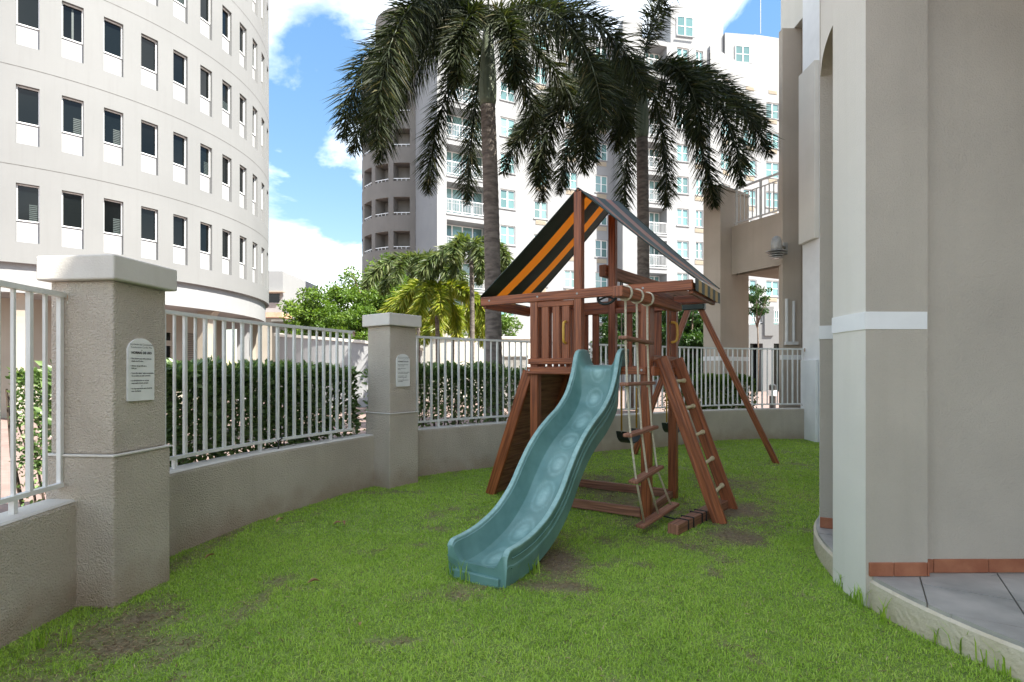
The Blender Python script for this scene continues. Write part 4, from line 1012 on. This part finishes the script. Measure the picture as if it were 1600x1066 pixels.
AB = thing('apartment_wing', 'cream apartment wing seen through the play set canopy', 'building', (4, 47, 0))
a0 = wpt(826, 46.2); a1 = wpt(962, 49.0); dB = (Vector(a1)-Vector(a0)).normalized()
wing(AB, a0, a1, -.1, 31.5, wins=[(along(p, a0, dB), 1.25) for p in (845, 892, 940)], vents=[(along(p, a0, dB), 0) for p in (845, 892, 940)], wallmat='white', floors=range(-1, 9))
AC = thing('apartment_wing', 'white apartment wing with balconies behind the right palm', 'building', (14, 50, 0))
a0 = wpt(973, 47.2); a1 = wpt(1112, 49.6); dC = (Vector(a1)-Vector(a0)).normalized()
wing(AC, a0, a1, -.1, 31.0, wins=[(along(1067, a0, dC), 1.2), (along(1093, a0, dC), .75)], balcs=[(along(1009, a0, dC), along(1042, a0, dC))], vents=[(along(1093, a0, dC), 0)], floors=range(-1, 9), depth=10)
mb = MB(); q = [wpt(961, 48.9), wpt(973, 47.1), wpt(1004, 47.5), wpt(1004, 52), wpt(961, 52)]; q[3] = (q[2][0]-.1, 52); prism(mb, q, -.1, 32.2); mb.build('stair_core', M['white'], AC, True)
AD = thing('apartment_wing', 'white bow-fronted apartment wing at upper right with stepped roofline', 'building', (22, 51, 0))
f1, f2, f3, f4 = wpt(1110, 49.3), wpt(1150, 51.8), wpt(1188, 52.6), wpt(1290, 54.5)
for (p, q_), pxs in (((f1, f2), (1134,)), ((f2, f3), (1172,)), ((f3, f4), (1207.5, 1250))):
    dD = (Vector(q_)-Vector(p)).normalized(); wing(AD, p, q_, -.1, 30.6, wins=[(along(x, p, dD), 1.5) for x in pxs], vents=[(along(x, p, dD), 0) for x in pxs], floors=range(-1, 9), close=False)
mb = MB(); prism(mb, [f1, f2, f3, f4, (f4[0], 64), (f1[0]-2, 64)], 30.603, 31.3); mb.build('cornice', M['white'], AD, True)
pf = [(f1[0]-.5, 52.2), (f2[0], 53.6), (f3[0]+.3, 53.8), (f4[0], 52.6)]
mb = MB()
prism(mb, [(f1[0]-4, 52.4), (f2[0]-.6, 53.4), (f2[0]-.6, 60), (f1[0]-4, 60)], 31.31, 36.2); mb.build('penthouse', M['white'], AD, True)
p, q_ = Vector((f2[0]-.5, 53.2)), Vector((f3[0]+.2, 53.6)); 
mapf, d_, n_ = wing(AD, p, q_, 31.31, 34.9, wins=[], floors=[]); add_window(AD, mapf((q_-p).length/2+.1, 32.0, -.05), math.atan2(d_.y, d_.x), 1.6, 1.7)
mb = MB(); prism(mb, [(f3[0]+.3, 54.6), (f4[0], 56.2), (f4[0], 60), (f3[0]+.3, 60)], 31.31, 35.6); mb.build('penthouse', M['white'], AD, True)
mb = MB(); mb.tube([(f3[0]+.9, 54.5, 35.6), (f3[0]+.9, 54.5, 41)], .04, 6); mb.build('antenna', M['metal'], AD, True)
p, q_ = Vector(wpt(1048, 50.6)), Vector(wpt(1100, 51.2))
mapf, d_, n_ = wing(AC, p, q_, 31.02, 36.0, wins=[], floors=[]); add_window(AC, mapf((q_-p).length*.42, 33.0, -.05), math.atan2(d_.y, d_.x), 1.7, 1.9)

# round taupe stair tower
RT = thing('round_tower', 'taupe round tower with square openings beside the white apartment tower', 'building', (-9.33, 50.6, 0))
TRR = 4.62; tcx, tcy = -9.33, 50.6
def tcy_(u, v, d): return (tcx+(TRR-d)*math.sin(u), tcy-(TRR-d)*math.cos(u), v)
base_dir = math.atan2(-tcx, tcy)*-1*-1
ang0 = math.atan2(-tcx, tcy)        # direction from tower to camera measured from -Y towards +X
opn = [ang0+R_(a) for a in (-82.5, -59, -35.5, -12, 11.5, 35)]; hwid = R_(8.8); holes = []
for u in opn:
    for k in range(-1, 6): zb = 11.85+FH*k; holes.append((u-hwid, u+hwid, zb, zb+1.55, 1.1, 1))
mb = MB(); hole_wall(mb, ang0-R_(100), ang0+R_(80), -.1, 28.6, holes, tcy_, du=R_(4), mr=0); mb.poly([tcy_(R_(a), 28.6, 0) for a in range(0, 360, 6)])
mb.build('wall', [M['gtower'], M['recess']], RT, True)
for u in opn:
    for k in range(-1, 6):
        zb = 11.85+FH*k; rb = MB(); rb.beam(tcy_(u-hwid, zb+.22, .05), tcy_(u+hwid, zb+.22, .05), .06, .06)
        for s in (-.55, 0, .55): rb.beam(tcy_(u+hwid*s, zb, .05), tcy_(u+hwid*s, zb+.2, .05), .04, .04)
        rb.build('opening_rail', M['frame'], RT, True)
mb = MB(); n = 60
for z in (28.75, 28.95, 29.15, 29.35, 29.6): mb.tube([tcy_(ang0+R_(a), z, .15) for a in np.linspace(-100, 80, 40)], .035 if z < 29.5 else .05, 5)
for a in np.linspace(-100, 80, 40): mb.tube([tcy_(ang0+R_(a), 28.6, .15), tcy_(ang0+R_(a), 29.6, .15)], .03, 5)
mb.build('roof_railing', M['frame'], RT, True)
mb = MB(); hl = [(u-hwid*1.3, u+hwid*1.3, 28.7, 31.0, .6, 1) for u in opn]
hole_wall(mb, ang0-R_(100), ang0+R_(80), 28.6, 33.5, hl, lambda u, v, d: tcy_(u, v, d+1.2), du=R_(5)); mb.poly([tcy_(R_(a), 33.5, 1.2) for a in range(0, 360, 6)]); mb.build('lantern', [M['gtower'], M['recess']], RT, True)

# podium seen under the terrace bridge
PD = thing('podium_building', 'grey podium with white railings and dark doorways under the terrace', 'building', (16, 38, 0))
a, b = wpt(1040, 38), wpt(1262, 38); hl = []
for p0, p1 in ((1172, 1192), (1209, 1232), (1130, 1150)): hl.append((wpt(p0, 38)[0], wpt(p1, 38)[0], -.05, 3.35, .8, 1))
mb = MB(); hole_wall(mb, a[0], b[0], -.1, 4.7, hl, lambda u, v, d: (u, 38+d, v)); mb.quad((a[0], 38, 4.7), (b[0], 38, 4.7), (b[0], 47, 4.7), (a[0], 47, 4.7)); mb.build('wall', [M['office'], M['darkglass']], PD, True)
for px in (1155, 1201, 1245): c = wpt(px, 38); MB().box(c[0]-.32, c[0]+.32, 37.9, 38.6, 3.9, 5.95).build('parapet_pier', M['office'], PD, True)
for p0, p1 in ((1162, 1193), (1209, 1237)):
    xa, xb = wpt(p0, 38)[0], wpt(p1, 38)[0]; rb = MB()
    for z in (4.85, 5.75): rb.beam((xa, 38.2, z), (xb, 38.2, z), .05, .06)
    for i in range(10): x = xa+(xb-xa)*i/9; rb.beam((x, 38.2, 4.85), (x, 38.2, 5.75), .03, .03)
    rb.build('railing', M['frame'], PD, True)
# low white wall lamp bollard and signs
BL = thing('bollard_light', 'black bollard with white band on the pink paving', 'bollard', (9.5, 19.6, -.05))
MB().lathe([(.11, 0), (.11, .55)], n=14).build('post', M['blackmetal'], BL); MB().lathe([(.16, .5505), (.16, .75)], n=14).build('band', M['band'], BL); MB().lathe([(.12, .7505), (.12, .93), (.05, .98)], n=14).build('head', M['blackmetal'], BL)
PT = thing('planter_box', 'grey utility box behind the hedge beside the left palm trunk', 'utility box', (*wpt(803, 22), -.05))
MB().box(-.55, .55, -.3, .3, 0, 2.0).build('body', M['metal'], PT, bevel=.02); MB().box(-.6, .6, -.35, .35, 2.003, 2.08).build('lid', M['metal'], PT, bevel=.01); MB().box(-.01, .01, -.306, -.301, .1, 1.9).build('door_gap', M['blackmetal'], PT)

# ================================================================== palms
def frond_mesh(az, el0, el1, length, leaf, n_st, n_ar, mat, seed, width=.028, base=.12, wob=.25):
    r = np.random.default_rng(seed)
    k = np.linspace(0, 1, n_st); el = el0+(el1-el0)*k**.44; step = length/(n_st-1)
    azv = az+wob*np.sin(k*2.2+seed)*k
    D = np.stack([np.cos(el)*np.cos(azv), np.cos(el)*np.sin(azv), np.sin(el)], 1)
    P = np.cumsum(D*step, 0); P = np.vstack([[0, 0, 0], P[:-1]])
    side = unit(np.cross(D, np.array([0, 0, 1.0])+1e-3)); up = np.cross(side, D)
    st = np.arange(n_st)[k > base]; idx = np.repeat(st, n_ar); n = len(idx)
    a = r.uniform(0, 2*math.pi, n)
    rad = side[idx]*np.cos(a)[:, None]+up[idx]*np.sin(a)[:, None]
    kk = k[idx]; prof = np.clip(np.minimum((kk-base)/.18+.35, (1-kk)/.22+.30), 0, 1)
    ln = leaf*prof*r.uniform(.7, 1.1, n)
    Dl = unit(rad*.95+D[idx]*r.uniform(.45, .8, (n, 1))+np.array([0, 0, -.25])+r.normal(0, .12, (n, 3)))
    PP = P[idx]+D[idx]*step*r.uniform(-.5, .5, (n, 1))
    S = unit(np.cross(Dl, r.normal(size=(n, 3)))); w_ = width*r.uniform(.7, 1.2, n)[:, None]
    l3 = ln[:, None]; dr = np.array([0, 0, -1])*l3
    V = np.stack([PP-S*w_*.3, PP+S*w_*.3, PP+Dl*l3*.55+S*w_*.5+dr*.03, PP+Dl*l3+dr*.16, PP+Dl*l3*.55-S*w_*.5+dr*.03], 1)
    me = np_mesh('frond', V, 5, [(0, 1, 2), (0, 2, 4), (4, 2, 3)], r.random(n), mat)
    return me, P
def palm(name, label, base, top, rbase, rtop, shaft_h, nf, flen, leaf, mat, group, seed, n_st=62, n_ar=11, els=None, azs=None, width=.028, shaftmat='shaft', bulge=1.2, petiole_r=.022, lens=None):
    base = Vector(base); top = Vector(top); t = thing(name, label, 'palm tree', base, 0, group); r = random.Random(seed)
    H = (top-base).length; pts = []; rad = []; n = max(20, int(H/.075))
    for i in range(n+1):
        k = i/n; p = (top-base)*k; p = p+Vector((math.sin(k*2.5)*.05, math.cos(k*2.1)*.04-.04, 0))*min(1, H/5); pts.append(p)
        rr = rbase+(rtop-rbase)*k; rr *= 1+.25*math.exp(-k*14); rad.append(rr*(1.0+(.022 if i % 2 else -.012)))
    MB().tube(pts, rad, 16).build('trunk', M['bark'], t, smooth=True)
    c = pts[-1]; sp = [c+Vector((0, 0, shaft_h*k)) for k in (0, .06, .2, .4, .7, 1)]
    MB().tube(sp, [rtop*1.02, rtop*1.16, rtop*bulge, rtop*1.1, rtop*.8, rtop*.5], 16).build('crownshaft', M[shaftmat], t, smooth=True)
    cr_ = c+Vector((0, 0, shaft_h*.93))
    for i in range(nf):
        az = (azs[i] if azs else 2*math.pi*i/nf*1.0+r.uniform(-.2, .2)); e0, e1 = els[i] if els else (r.uniform(.5, 1.1), r.uniform(-1.5, -1.0))
        fl = flen*(lens[i] if lens else r.uniform(.9, 1.08))
        me, P = frond_mesh(az, e0, e1, fl, leaf, n_st, n_ar, mat, seed*100+i, width)
        fo = put('frond', me, t, loc=cr_)
        MB().tube([tuple(P[j]) for j in range(0, n_st, 5)], [petiole_r*(1-.8*j/n_st) for j in range(0, n_st, 5)], 6).build('rachis', M['shaft'], fo, smooth=True)
    return t
D2 = R_
# azimuth: 0 = right (+X), 90 = away, 180 = left, 270 = towards the camera
AZ1 = [D2(a) for a in (178, 205, 232, 150, 320, 5, 338, 60, 100, 275, 35, 190, 255, 292, 220, 125)]
EL1 = [(.7, -1.35), (.75, -1.45), (.85, -1.5), (.8, -1.3), (.75, -1.5), (.8, -1.3), (.95, -1.25), (.7, -1.5), (.7, -1.5), (1.3, .1), (.9, -1.3), (1.25, -.1), (.6, -1.55), (.55, -1.55), (.6, -1.55), (.6, -1.5)]
p = W(772, 655, 10.2); p.z = -.05
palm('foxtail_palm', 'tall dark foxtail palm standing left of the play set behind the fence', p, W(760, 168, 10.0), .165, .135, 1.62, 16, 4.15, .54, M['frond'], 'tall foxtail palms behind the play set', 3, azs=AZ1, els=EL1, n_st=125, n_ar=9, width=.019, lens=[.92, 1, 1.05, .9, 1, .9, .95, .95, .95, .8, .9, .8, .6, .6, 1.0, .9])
AZ2 = [D2(a) for a in (180, 200, 225, 350, 10, 315, 30, 90, 60, 270, 150, 130, 245, 300)]
EL2 = [(.8, -1.2), (.7, -1.5), (.5, -1.5), (.75, -1.2), (.95, -.8), (.35, -1.5), (.4, -1.45), (.8, -1.4), (.7, -1.4), (1.25, -.2), (1.1, -.9), (.9, -1.3), (.6, -1.55), (.6, -1.55)]
p = W(1003, 640, 12.2); p.z = -.05
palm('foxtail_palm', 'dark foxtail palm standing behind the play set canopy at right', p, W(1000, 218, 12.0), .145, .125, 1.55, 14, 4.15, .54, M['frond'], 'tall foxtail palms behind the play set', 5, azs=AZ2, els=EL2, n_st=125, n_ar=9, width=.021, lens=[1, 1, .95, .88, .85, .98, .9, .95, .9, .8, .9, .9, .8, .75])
# smaller sunlit palms beyond the wall
def small(px, ytop, Y, lab, mat, seed, fl=2.4, nf=9, leaf=.42, tr=.085, els=None):
    b = W(px, 600, Y); b.z = -.05; palm('young_palm', lab, b, W(px+random.uniform(-3, 3), ytop, Y), tr, tr*.85, .5, nf, fl, leaf, M[mat], 'young sunlit palms beyond the fence', seed, n_st=46, n_ar=11, width=.05, els=els, petiole_r=.018)
small(684, 470, 19, 'young palm with yellow-green fronds right of the farther pillar', 'frond_y', 21, 2.3, 11, .5)
small(736, 408, 18, 'young palm with a thin trunk and grey-green fronds beside the left palm trunk', 'frond_g', 22, 2.2, 9, .42)
small(652, 425, 22, 'young palm with pale green arching fronds left of the yellow-green one', 'frond_g', 23, 2.7, 9, .5)
small(705, 505, 23, 'short bushy yellow palm low behind the fence', 'frond_y', 24, 2.4, 10, .5)

# ================================================================== broadleaf trees
def tree(name, lab, base, crown_c, rx, ry, rz_, nclump, per, leaf, mat, seed, group='broadleaf trees beyond the fence', trunk_r=.14):
    global rng
    rng = np.random.default_rng(seed); base = Vector(base); cc_ = Vector(crown_c); t = thing(name, lab, 'tree', base, 0, group); o = np.array(cc_-base)
    u = unit(rng.normal(size=(nclump, 3))); rr = rng.random(nclump)**.45; cen = u*rr[:, None]*np.array([rx, ry, rz_])*(1+.22*np.sin(u[:, :1]*7+seed)*np.cos(u[:, 2:]*6))+o
    cs_ = rng.uniform(.22, .42, nclump)*min(rx, rz_)*.62
    mbt = MB(); top = Vector(o)-Vector((0, 0, rz_*.35)); mbt.tube([(0, 0, 0), tuple(top*.45+Vector((.08, 0, 0))), tuple(top)], [trunk_r*1.2, trunk_r, trunk_r*.6], 9)
    mbt.build('trunk', M['brownbark'], t, smooth=True)
    lb = MB()
    for i in rng.choice(nclump, min(14, nclump), replace=False): e = Vector(cen[i]); lb.tube([tuple(top*.75), tuple(top*.75+(e-top*.75)*.5+Vector((0, 0, .15))), tuple(e)], [trunk_r*.45, trunk_r*.3, .012], 6)
    lb.build('branches', M['brownbark'], t, smooth=True)
    idx = np.repeat(np.arange(nclump), per); n = len(idx); v = unit(rng.normal(size=(n, 3))); P = cen[idx]+v*(rng.random(n)**.4*cs_[idx])[:, None]*np.array([1, 1, .75])
    Dr = unit(v+np.array([0, 0, -.15])+rng.normal(0, .5, (n, 3)))
    rnd = np.clip(rng.random(nclump)[idx]*.45+rng.random(n)*.6, 0, 1)
    put('crown', leaves(P, Dr, leaf*rng.uniform(.7, 1.2, n), leaf*.55, rnd, mat, 'crown'), t); return t
def wz(px, py, Y): return W(px, py, Y)
b = wz(492, 600, 27); b.z = 0; tree('broadleaf_tree', 'round bright green tree left of the farther pillar', b, wz(500, 498, 27), 1.9, 1.7, 1.75, 130, 90, .17, M['tree'], 31)
b = wz(585, 600, 29); b.z = 0; tree('broadleaf_tree', 'taller bright green tree in front of the round tower', b, wz(592, 480, 29), 2.7, 2.2, 2.2, 170, 95, .17, M['tree'], 32)
b = wz(545, 600, 25.5); b.z = 0; tree('broadleaf_tree', 'low leafy tree directly above the farther pillar', b, wz(552, 512, 25.5), 1.5, 1.4, 1.1, 90, 90, .15, M['tree'], 33)
b = wz(745, 600, 28.5); b.z = 0; tree('broadleaf_tree', 'pale loose tree behind the left palm trunk', b, wz(765, 515, 28.5), 1.9, 1.6, 1.3, 90, 60, .15, M['tree'], 34)
b = wz(1085, 600, 17.5); b.z = 0; tree('dense_tree', 'dense dark green tree behind the swing frame', b, wz(1075, 535, 17.5), 1.35, 1.2, 1.5, 130, 110, .13, M['darktree'], 35)
b = wz(985, 600, 19.5); b.z = 0; tree('dense_tree', 'dark green tree seen through the tower balustrade', b, wz(985, 530, 19.5), 1.35, 1.2, 1.25, 110, 100, .13, M['darktree'], 36)
b = wz(1183, 512, 33); tree('young_tree', 'slender young tree seen under the terrace bridge', (b.x, 33, 0), wz(1183, 468, 33), .75, .75, 1.2, 45, 50, .14, M['darktree'], 37, trunk_r=.05)

# ================================================================== hedges
def hedge(name, lab, s0, s1, o0, o1, z0, z1, n, seed, leaf=.055, sparse=.3, mat='hedge', straight=None):
    global rng
    rng = np.random.default_rng(seed)
    s = rng.uniform(s0, s1, n) if straight is None else rng.uniform(0, 1, n); o = rng.uniform(0, 1, n); z = rng.uniform(0, 1, n)**.7
    # push towards the skin
    f = rng.random(n); o = np.where(f < .35, rng.uniform(0, .12, n), np.where(f < .5, rng.uniform(.88, 1, n), o)); z = np.where((f > .5) & (f < .72), rng.uniform(.9, 1, n), z)
    keep = rng.random(n) < np.clip((z-sparse*.35)/(sparse+.001), .22, 1); s, o, z = s[keep], o[keep], z[keep]; n = len(s)
    if straight is None:
        ss = np.linspace(s0-.05, s1+.05, 120); tab = [at_len(q) for q in ss]; px_ = np.array([[q[0].x, q[0].y] for q in tab]); on = np.array([[q[2].x, q[2].y] for q in tab])
        bx_ = np.stack([np.interp(s, ss, px_[:, i]) for i in (0, 1)], 1); no = np.stack([np.interp(s, ss, on[:, i]) for i in (0, 1)], 1)
    else:
        a, b = np.array(straight[0]), np.array(straight[1]); bx_ = a+(b-a)*s[:, None]; dn = (b-a)/np.linalg.norm(b-a); no = np.repeat(np.array([[-dn[1], dn[0]]]), n, 0); s = s*np.linalg.norm(b-a)
    wob = .05*np.sin(s*6+seed)+.04*np.sin(s*14+z*5)
    off = o0+(o1-o0)*o+wob; zz = z0+(z1-z0)*z+.035*np.sin(s*9+seed)*z+rng.normal(0, .018, n)
    P = np.c_[bx_+no*off[:, None], zz]; c = Vector((*P[:, :2].mean(0), 0)); t = thing(name, lab, 'hedge', c, 0, 'clipped hedges outside the fence')
    Dr = unit(np.c_[no*((o-.5)*2)[:, None], (z-.4)*1.1]+rng.normal(0, .55, (n, 3)))
    rnd = np.clip(rng.random(n)**1.3*.8+.25*(z > .9)*rng.random(n), 0, 1)  # topmost leaves lightened in the colour, as if lit from above
    put('foliage', leaves(P-np.array(c), Dr, leaf*rng.uniform(.7, 1.25, n), leaf*.5, rnd, M[mat], 'foliage'), t)
    mb = MB(); m = max(6, int((s.max()-s.min())/.09))
    for i in range(m):
        j = rng.integers(n); b0 = Vector((*(bx_[j]+no[j]*(o0+o1)/2), z0-.1))-c; e = Vector((b0.x+rng.normal(0, .12), b0.y+rng.normal(0, .12), z1-.12)); mb.tube([tuple(b0), tuple((b0+e)/2+Vector((rng.normal(0, .04), rng.normal(0, .04), 0))), tuple(e)], [.012, .009, .004], 5)
    mb.build('stems', M['stem'], t); return t
hedge('hedge', 'thick dark hedge behind the fence between the two pillars', S1b+.3, S2a+.25, .34, .95, .1, 1.43, 15000, 41, leaf=.085, sparse=.35)
hedge('hedge', 'leggy dark hedge right of the farther pillar behind the fence', S2b-.1, len_at(.1, 8.2), .34, .85, .1, 1.46, 8500, 42, leaf=.082, sparse=.5)
hedge('hedge', 'short hedge segment behind the fence beside the climbing wall', len_at(.22, 8.4), len_at(1.7, 9.35), .5, 1.1, .1, 1.38, 6500, 43, leaf=.08, sparse=.4)
hedge('hedge', 'lighter hedge behind the fence under the terrace pier', 0, 1, -.3, .3, .05, 1.27, 11000, 44, leaf=.07, sparse=.35, mat='tree', straight=((3.4, 11.75), (5.3, 12.2)))
hedge('hedge', 'hedge end seen through the fence left of the front pillar', 0, 1, -.2, .25, .1, 1.36, 2600, 45, straight=((-4.55, 5.0), (-4.2, 5.1)), leaf=.06)
hedge('hedge', 'low ground-cover strip outside the near fence', 0, 1, -.15, .15, -.02, .28, 2600, 46, straight=((-3.3, 2.6), (-3.3, 4.2)), leaf=.05, mat='tree', sparse=.05)

# ================================================================== grass
def grass(n, xr, yr, hmin, hmax, wdt, seed):
    global rng
    rng = np.random.default_rng(seed); x = rng.uniform(*xr, n); y = rng.uniform(*yr, n)
    k = inside(x, y, .01) & (np.hypot(x-TC.x, y-TC.y) > PR+.005) & (np.abs(x/y) < 1.02)
    x, y = x[k], y[k]; bv = bare(x, y); k = rng.random(len(x)) > bv*1.25; x, y, bv = x[k], y[k], bv[k]
    tuft = .5*vnoise(x, y, 3.5, 5)+.5*vnoise(x, y, 11, 6)
    n = len(x); h = rng.uniform(hmin, hmax, n)*(.55+.6*tuft)*(1-.6*bv); az = rng.uniform(0, 6.283, n); lean = rng.uniform(.2, 1.35, n)
    P = np.c_[x, y, hgt(x, y)-.004]; dx = np.c_[np.cos(az), np.sin(az), np.zeros(n)]; sx = np.c_[-np.sin(az), np.cos(az), np.zeros(n)]
    w_ = wdt*rng.uniform(.7, 1.3, n)[:, None]; hh = h[:, None]; up = np.array([0, 0, 1.0])
    m1 = P+up*hh*.55+dx*hh*(lean*.35)[:, None]; tp = P+up*hh*(1-.35*lean)[:, None]+dx*hh*lean[:, None]
    V = np.stack([P-sx*w_*.5, P+sx*w_*.5, m1+sx*w_*.42, m1-sx*w_*.42, tp], 1)
    patch = .6*vnoise(x, y, 1.6, 7)+.4*vnoise(x, y, 5, 8)
    rnd = np.clip(rng.beta(2, 2.4, n)*.62+.36*patch+np.where(rng.random(n) < .05+.3*bv, .5, 0)*rng.random(n), 0, 1)
    return np_mesh('grass', V, 5, [(0, 1, 2), (0, 2, 3), (3, 2, 4)], rnd, M['grass'])
for args, lab in (((190000, (-2.8, 3.2), (2.0, 4.6), .016, .040, .0040, 51), 'short mown grass in the foreground'), ((150000, (-2.8, 6.0), (4.6, 7.6), .016, .038, .0062, 52), 'short mown grass around the play set'), ((70000, (-2.2, 7.0), (7.6, 11.2), .016, .036, .0095, 53), 'short mown grass at the far end of the lawn')):
    tag(put('grass', grass(*args)), lab, 'grass', kind='stuff')
def thatch(n, xr, yr, ln, wdt, seed):
    global rng
    rng = np.random.default_rng(seed); x = rng.uniform(*xr, n); y = rng.uniform(*yr, n); k = inside(x, y, .01) & (np.hypot(x-TC.x, y-TC.y) > PR+.005) & (np.abs(x/y) < 1.02)
    x, y = x[k], y[k]; bv = bare(x, y); k = rng.random(len(x)) < np.clip(bv*1.1, .05, .8); x, y = x[k], y[k]; n = len(x); az = rng.uniform(0, 6.283, n); l_ = ln*rng.uniform(.4, 1.2, n)[:, None]; w_ = wdt*rng.uniform(.6, 1.4, n)[:, None]
    P = np.c_[x, y, hgt(x, y)+rng.uniform(.002, .012, n)]; dx = np.c_[np.cos(az), np.sin(az), rng.normal(0, .18, n)]; sx = np.c_[-np.sin(az), np.cos(az), rng.normal(0, .3, n)]
    V = np.stack([P-sx*w_*.5, P+sx*w_*.5, P+dx*l_+sx*w_*.2, P+dx*l_-sx*w_*.2], 1); return np_mesh('dry_thatch', V, 4, [(0, 1, 2, 3)], rng.random(n), M['thatch'])
tag(put('dry_thatch', thatch(90000, (-2.8, 3.2), (2.0, 5.0), .03, .0045, 57)), 'dry clippings and thatch over the worn earth in front', 'thatch', kind='stuff')
tag(put('dry_thatch', thatch(60000, (-2.4, 6.0), (5.0, 9.0), .035, .007, 58)), 'dry clippings and thatch over the worn earth under the play set', 'thatch', kind='stuff')
# taller tufts along the plinth and wall foot
def tufts(pts, seed, name='grass_tuft'):
    r = np.random.default_rng(seed)
    for i, (x, y) in enumerate(pts):
        n = 16; az = r.uniform(0, 6.283, n); h = r.uniform(.06, .17, n); P = np.c_[r.normal(0, .018, n), r.normal(0, .018, n), np.zeros(n)]; dx = np.c_[np.cos(az), np.sin(az), np.zeros(n)]; sx = np.c_[-np.sin(az), np.cos(az), np.zeros(n)]; ln = r.uniform(.2, .7, n)
        up = np.array([0, 0, 1.0]); hh = h[:, None]; m1 = P+up*hh*.6+dx*hh*(ln*.3)[:, None]; tp = P+up*hh*(1-.2*ln)[:, None]+dx*hh*ln[:, None]; w_ = .006
        V = np.stack([P-sx*w_*.5, P+sx*w_*.5, m1+sx*w_*.45, m1-sx*w_*.45, tp], 1); yield x, y, np_mesh(name, V, 5, [(0, 1, 2), (0, 2, 3), (3, 2, 4)], r.random(n)*.7, M['grass'])
TP = [G(1385, 965), G(1340, 935), G(1352, 942), G(1470, 1000), G(1545, 1035), G(1510, 1018), G(1320, 915), G(1575, 1050), G(75, 1010), G(120, 1003), G(840, 898), G(712, 905), G(735, 912), G(800, 914)]
VV = []
for x, y, me_ in tufts([(q.x-.03, q.y-.02) for q in TP], 61):
    co = np.zeros(len(me_.vertices)*3, np.float32); me_.vertices.foreach_get('co', co); VV.append(co.reshape(-1, 5, 3)+np.array([x, y, float(hgt(np.array(x), np.array(y)))])); bpy.data.meshes.remove(me_)
VV = np.vstack(VV); tag(put('grass', np_mesh('grass', VV, 5, [(0, 1, 2), (0, 2, 3), (3, 2, 4)], np.random.default_rng(5).random(len(VV))*.7, M['grass'])), 'taller grass blades along plinth, wall and slide', 'grass', kind='stuff')
# fallen leaves
def dleaf(pt, ang, sz, lab):
    mb = MB(); n = 8; L_ = []; 
    for i in range(n+1): k = i/n; w_ = .32*math.sin(math.pi*k)**.8; L_.append((k-.5, w_, .12*math.sin(math.pi*k)+.05*k))
    for (x1, w1, z1), (x2, w2, z2) in zip(L_, L_[1:]):
        for s in (-1, 1): mb.quad((x1*sz, 0, z1*sz), (x2*sz, 0, z2*sz), (x2*sz, s*w2*sz*.6, (z2+w2*.5)*sz), (x1*sz, s*w1*sz*.6, (z1+w1*.5)*sz))
    o = tag(mb.build('dry_leaf', M['dryleaf'], smooth=True), lab, 'leaf', 'dry leaves fallen on the lawn'); o.location = (pt.x, pt.y, .03); o.rotation_euler = (random.uniform(-.3, .3), random.uniform(-.2, .2), ang)
dleaf(G(490, 918), .6, .085, 'largest dry leaf, alone in the middle of the left lawn')
dleaf(G(437, 819), 1.2, .09, 'dry leaf near the middle garden wall')
dleaf(G(527, 824), .2, .08, 'leftmost of two dry leaves lying together')
dleaf(G(536, 823), 2.2, .08, 'rightmost of two dry leaves lying together')
dleaf(G(328, 877), 1.0, .08, 'pale dry leaf close to the front pillar')
dleaf(G(561, 985), 2.0, .05, 'small dry leaf in the foreground grass')
